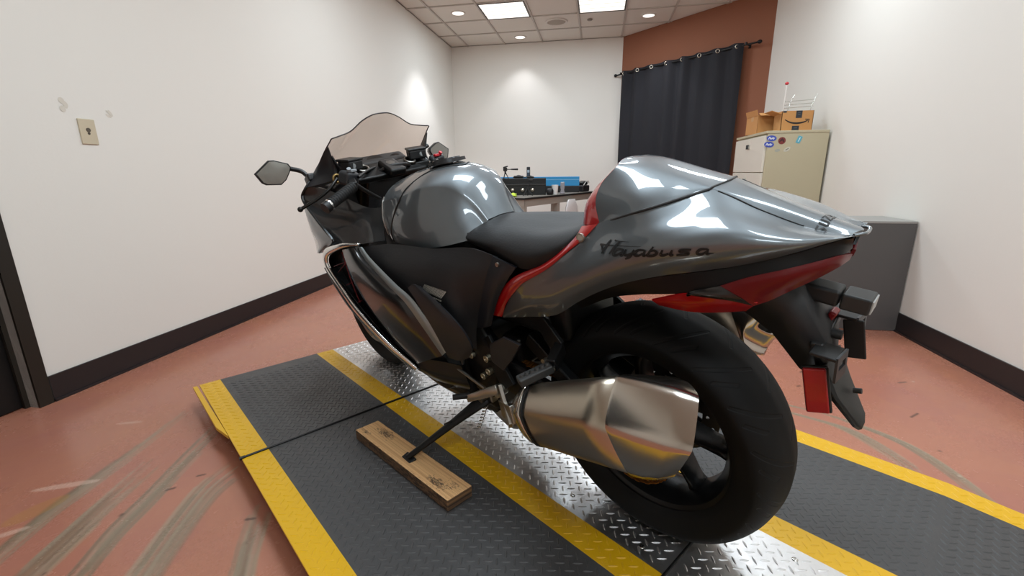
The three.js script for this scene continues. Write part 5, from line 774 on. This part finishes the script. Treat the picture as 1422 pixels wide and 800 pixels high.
for (const z of [-0.058, 0.062]) {
  const b = new THREE.Group(); b.name = 'plate_bracket'; bike.add(b);
  part('bracket_top', [rbox(0.040, 0.006, 0.050, 0.002, -0.352, z < 0 ? 0.648 : 0.672, z, 0, 0, 0.1)], M.black, b);
  const s = new THREE.Shape(); s.moveTo(-0.022, -0.024); s.lineTo(0.022, -0.024); s.lineTo(0.022, 0.022); s.lineTo(-0.022, 0.022); const hq = new THREE.Path(); hq.moveTo(-0.014, -0.004); hq.lineTo(0.014, -0.004); hq.lineTo(0.014, 0.010); hq.lineTo(-0.014, 0.010); s.holes.push(hq);
  const g = new THREE.ExtrudeGeometry(s, { depth: 0.004, bevelEnabled: false }); g.rotateY(-Math.PI / 2 - 0.1).translate(-0.372, z < 0 ? 0.628 : 0.652, z); part('slotted_tab', g, std('#47484a', 0.4, 0.6), b);
}
part('bracket_plate', [rbox(0.032, 0.075, 0.005, 0.003, -0.372, 0.632, 0.040, 0, 0, -0.15)], M.black, bike);
part('bracket_arm', [bar([-0.335, 0.645, -0.05], [-0.335, 0.665, 0.06], 0.02, 0.018), rod([-0.345, 0.655, 0.0], [-0.36, 0.655, 0.0], 0.009, 0.009, 6)], std('#3a3b3c', 0.4, 0.6), bike);
part('rear_reflector', [rbox(0.034, 0.088, 0.008, 0.003, -0.346, 0.572, -0.066, 0, 0.25, -0.16)], std('#a01014', 0.35, 0, { clearcoat: 0.2, bumpMap: grain, bumpScale: 0.0005 }), bike, 'upright red rear reflector');
part('reflector_back', [rbox(0.039, 0.093, 0.008, 0.003, -0.346, 0.572, -0.060, 0, 0.25, -0.16)], M.black, bike);
part('right_reflector', [rbox(0.012, 0.055, 0.03, 0.004, -0.328, 0.662, 0.03, 0, 0, 0.5)], std('#8a1014', 0.3), bike, 'red reflector under the plate lamp');
// --- footrest, heel plate, shifter, bolts
{
  const hs = new THREE.Shape(); G.heel.forEach((p, i) => hs[i ? 'lineTo' : 'moveTo'](p[0], p[1])); const hg = new THREE.ExtrudeGeometry(hs, { depth: 0.004, bevelEnabled: true, bevelSize: 0.003, bevelThickness: 0.002, bevelSegments: 2 }).translate(0, 0, -0.202);
  pair('heel_plate', hg, SATIN);
  pair('rearset_bracket', [bar([0.455, 0.49, -0.165], [0.365, 0.36, -0.172], 0.012, 0.06, [1, 0, 0])], ENGINE);
  const pa = G.peg[0], pe = G.peg[1], pt = (t) => pa.map((v, i) => v + (pe[i] - v) * t);
  pair('footpeg', [bar(pa, pe, 0.032, 0.022), ...Array.from({ length: 6 }, (_, i) => { const q = pt(0.12 + i * 0.15); return rod([q[0], q[1] + 0.010, q[2]], [q[0], q[1] + 0.016, q[2]], 0.008, 0.005, 8); })], std('#3d3d3c', 0.5, 0.3));
  pair('footpeg_hanger', [bar(pa, [pa[0] + 0.02, pa[1] + 0.02, -0.13], 0.025, 0.04), bar([pa[0] + 0.02, pa[1] + 0.02, -0.135], [0.30, 0.62, -0.12], 0.012, 0.05)], std('#191919', 0.4, 0.4));
  for (const k of [0, 1]) pair('hanger_bolt', rod([pa[0] - 0.004 + k * 0.02, pa[1] - 0.006 + k * 0.02, pa[2] + 0.002], [pa[0] - 0.004 + k * 0.02, pa[1] - 0.006 + k * 0.02, pa[2] - 0.012], 0.006), ALLOY);
  part('subframe_strut', [tube(G.strut, 0.009, 20, 10), tube(G.strut2, 0.005, 20, 8), new THREE.SphereGeometry(0.012, 14, 10).translate(...G.strut[1])], std('#3e3f42', 0.35, 0.6), bike);
  for (const p of G.bolts) part('frame_bolt', [rod([p[0], p[1], -0.168], [p[0], p[1], -0.188], 0.011, 0.010, 18), new THREE.TorusGeometry(0.0085, 0.0028, 8, 18).translate(p[0], p[1], -0.188)], std('#b4ad97', 0.3, 0.9), bike);
  const w = G.washer[0]; part('pivot_bolt', [rod([w[0], w[1], w[2] + 0.03], [w[0], w[1], w[2]], 0.019, 0.018, 24), rod([w[0], w[1], w[2]], [w[0], w[1], w[2] - 0.004], 0.012, 0.011, 18)], std('#b9b6a6', 0.3, 0.9), bike);
  part('shift_lever', [loft([0, 0.33, 0.66, 1].map((t) => { const q = crRow(G.shift.slice(0, 3), t), r = 0.013 - 0.003 * t; return [[q[0] - r * 0.3, q[1] - r, q[2] - 0.005], [q[0] + r * 0.3, q[1] + r, q[2] - 0.005], [q[0] + r * 0.3, q[1] + r, q[2] + 0.007], [q[0] - r * 0.3, q[1] - r, q[2] + 0.007]]; }))], std('#a7a399', 0.35, 0.9), bike);
  part('shift_rubber', [rod([0.440, 0.352, -0.262], [0.462, 0.360, -0.305], 0.0085, 0.0085, 14)], RUBBER, bike);
  part('shift_rod', [rod([0.42, 0.36, -0.22], [0.56, 0.38, -0.215], 0.005)], ALLOY, bike);
  const f = G.stand[2], up = [0.500, 0.262, -0.165], mid = up.map((v, i) => v + (f[i] - v) * 0.45);
  const ss = new THREE.Group(); ss.name = 'side_stand'; bike.add(ss);
  part('stand_leg', [loft([0, 0.2, 0.45, 0.85, 1].map((t) => { const c = up.map((v, i) => v + (f[i] - v) * t), r = [0.022, 0.018, 0.013, 0.010, 0.010][[0, 0.2, 0.45, 0.85, 1].indexOf(t)]; return Array.from({ length: 12 }, (_, k) => [c[0] + r * Math.cos(k / 12 * 6.283), c[1] + 0.4 * r * Math.cos(k / 12 * 6.283), c[2] + r * Math.sin(k / 12 * 6.283)]); }))], std('#151515', 0.4, 0.5), ss);
  part('stand_foot', [rbox(0.052, 0.010, 0.036, 0.004, f[0] + 0.006, f[1] - 0.012, f[2] - 0.004, -0.16)], std('#151515', 0.5, 0.4), ss);
  part('stand_tang', [rod([mid[0], mid[1] + 0.01, mid[2]], [mid[0] + 0.022, mid[1] - 0.004, mid[2] - 0.012], 0.004)], std('#151515', 0.5, 0.4), ss);
  part('stand_spring', [tube(Array.from({ length: 60 }, (_, i) => [0.49 + 0.03 * i / 60 + 0.006 * Math.cos(i * 0.9), 0.255 - 0.10 * i / 60, -0.172 - 0.03 * i / 60 + 0.006 * Math.sin(i * 0.9)]), 0.0016, 200, 5)], M.chrome, ss);
  part('stand_pivot', [rbox(0.06, 0.05, 0.03, 0.008, 0.505, 0.272, -0.15), rod([0.50, 0.265, -0.14], [0.50, 0.265, -0.19], 0.010, 0.010, 6)], ALLOY, ss);
}
renderer.render(scene, camera);
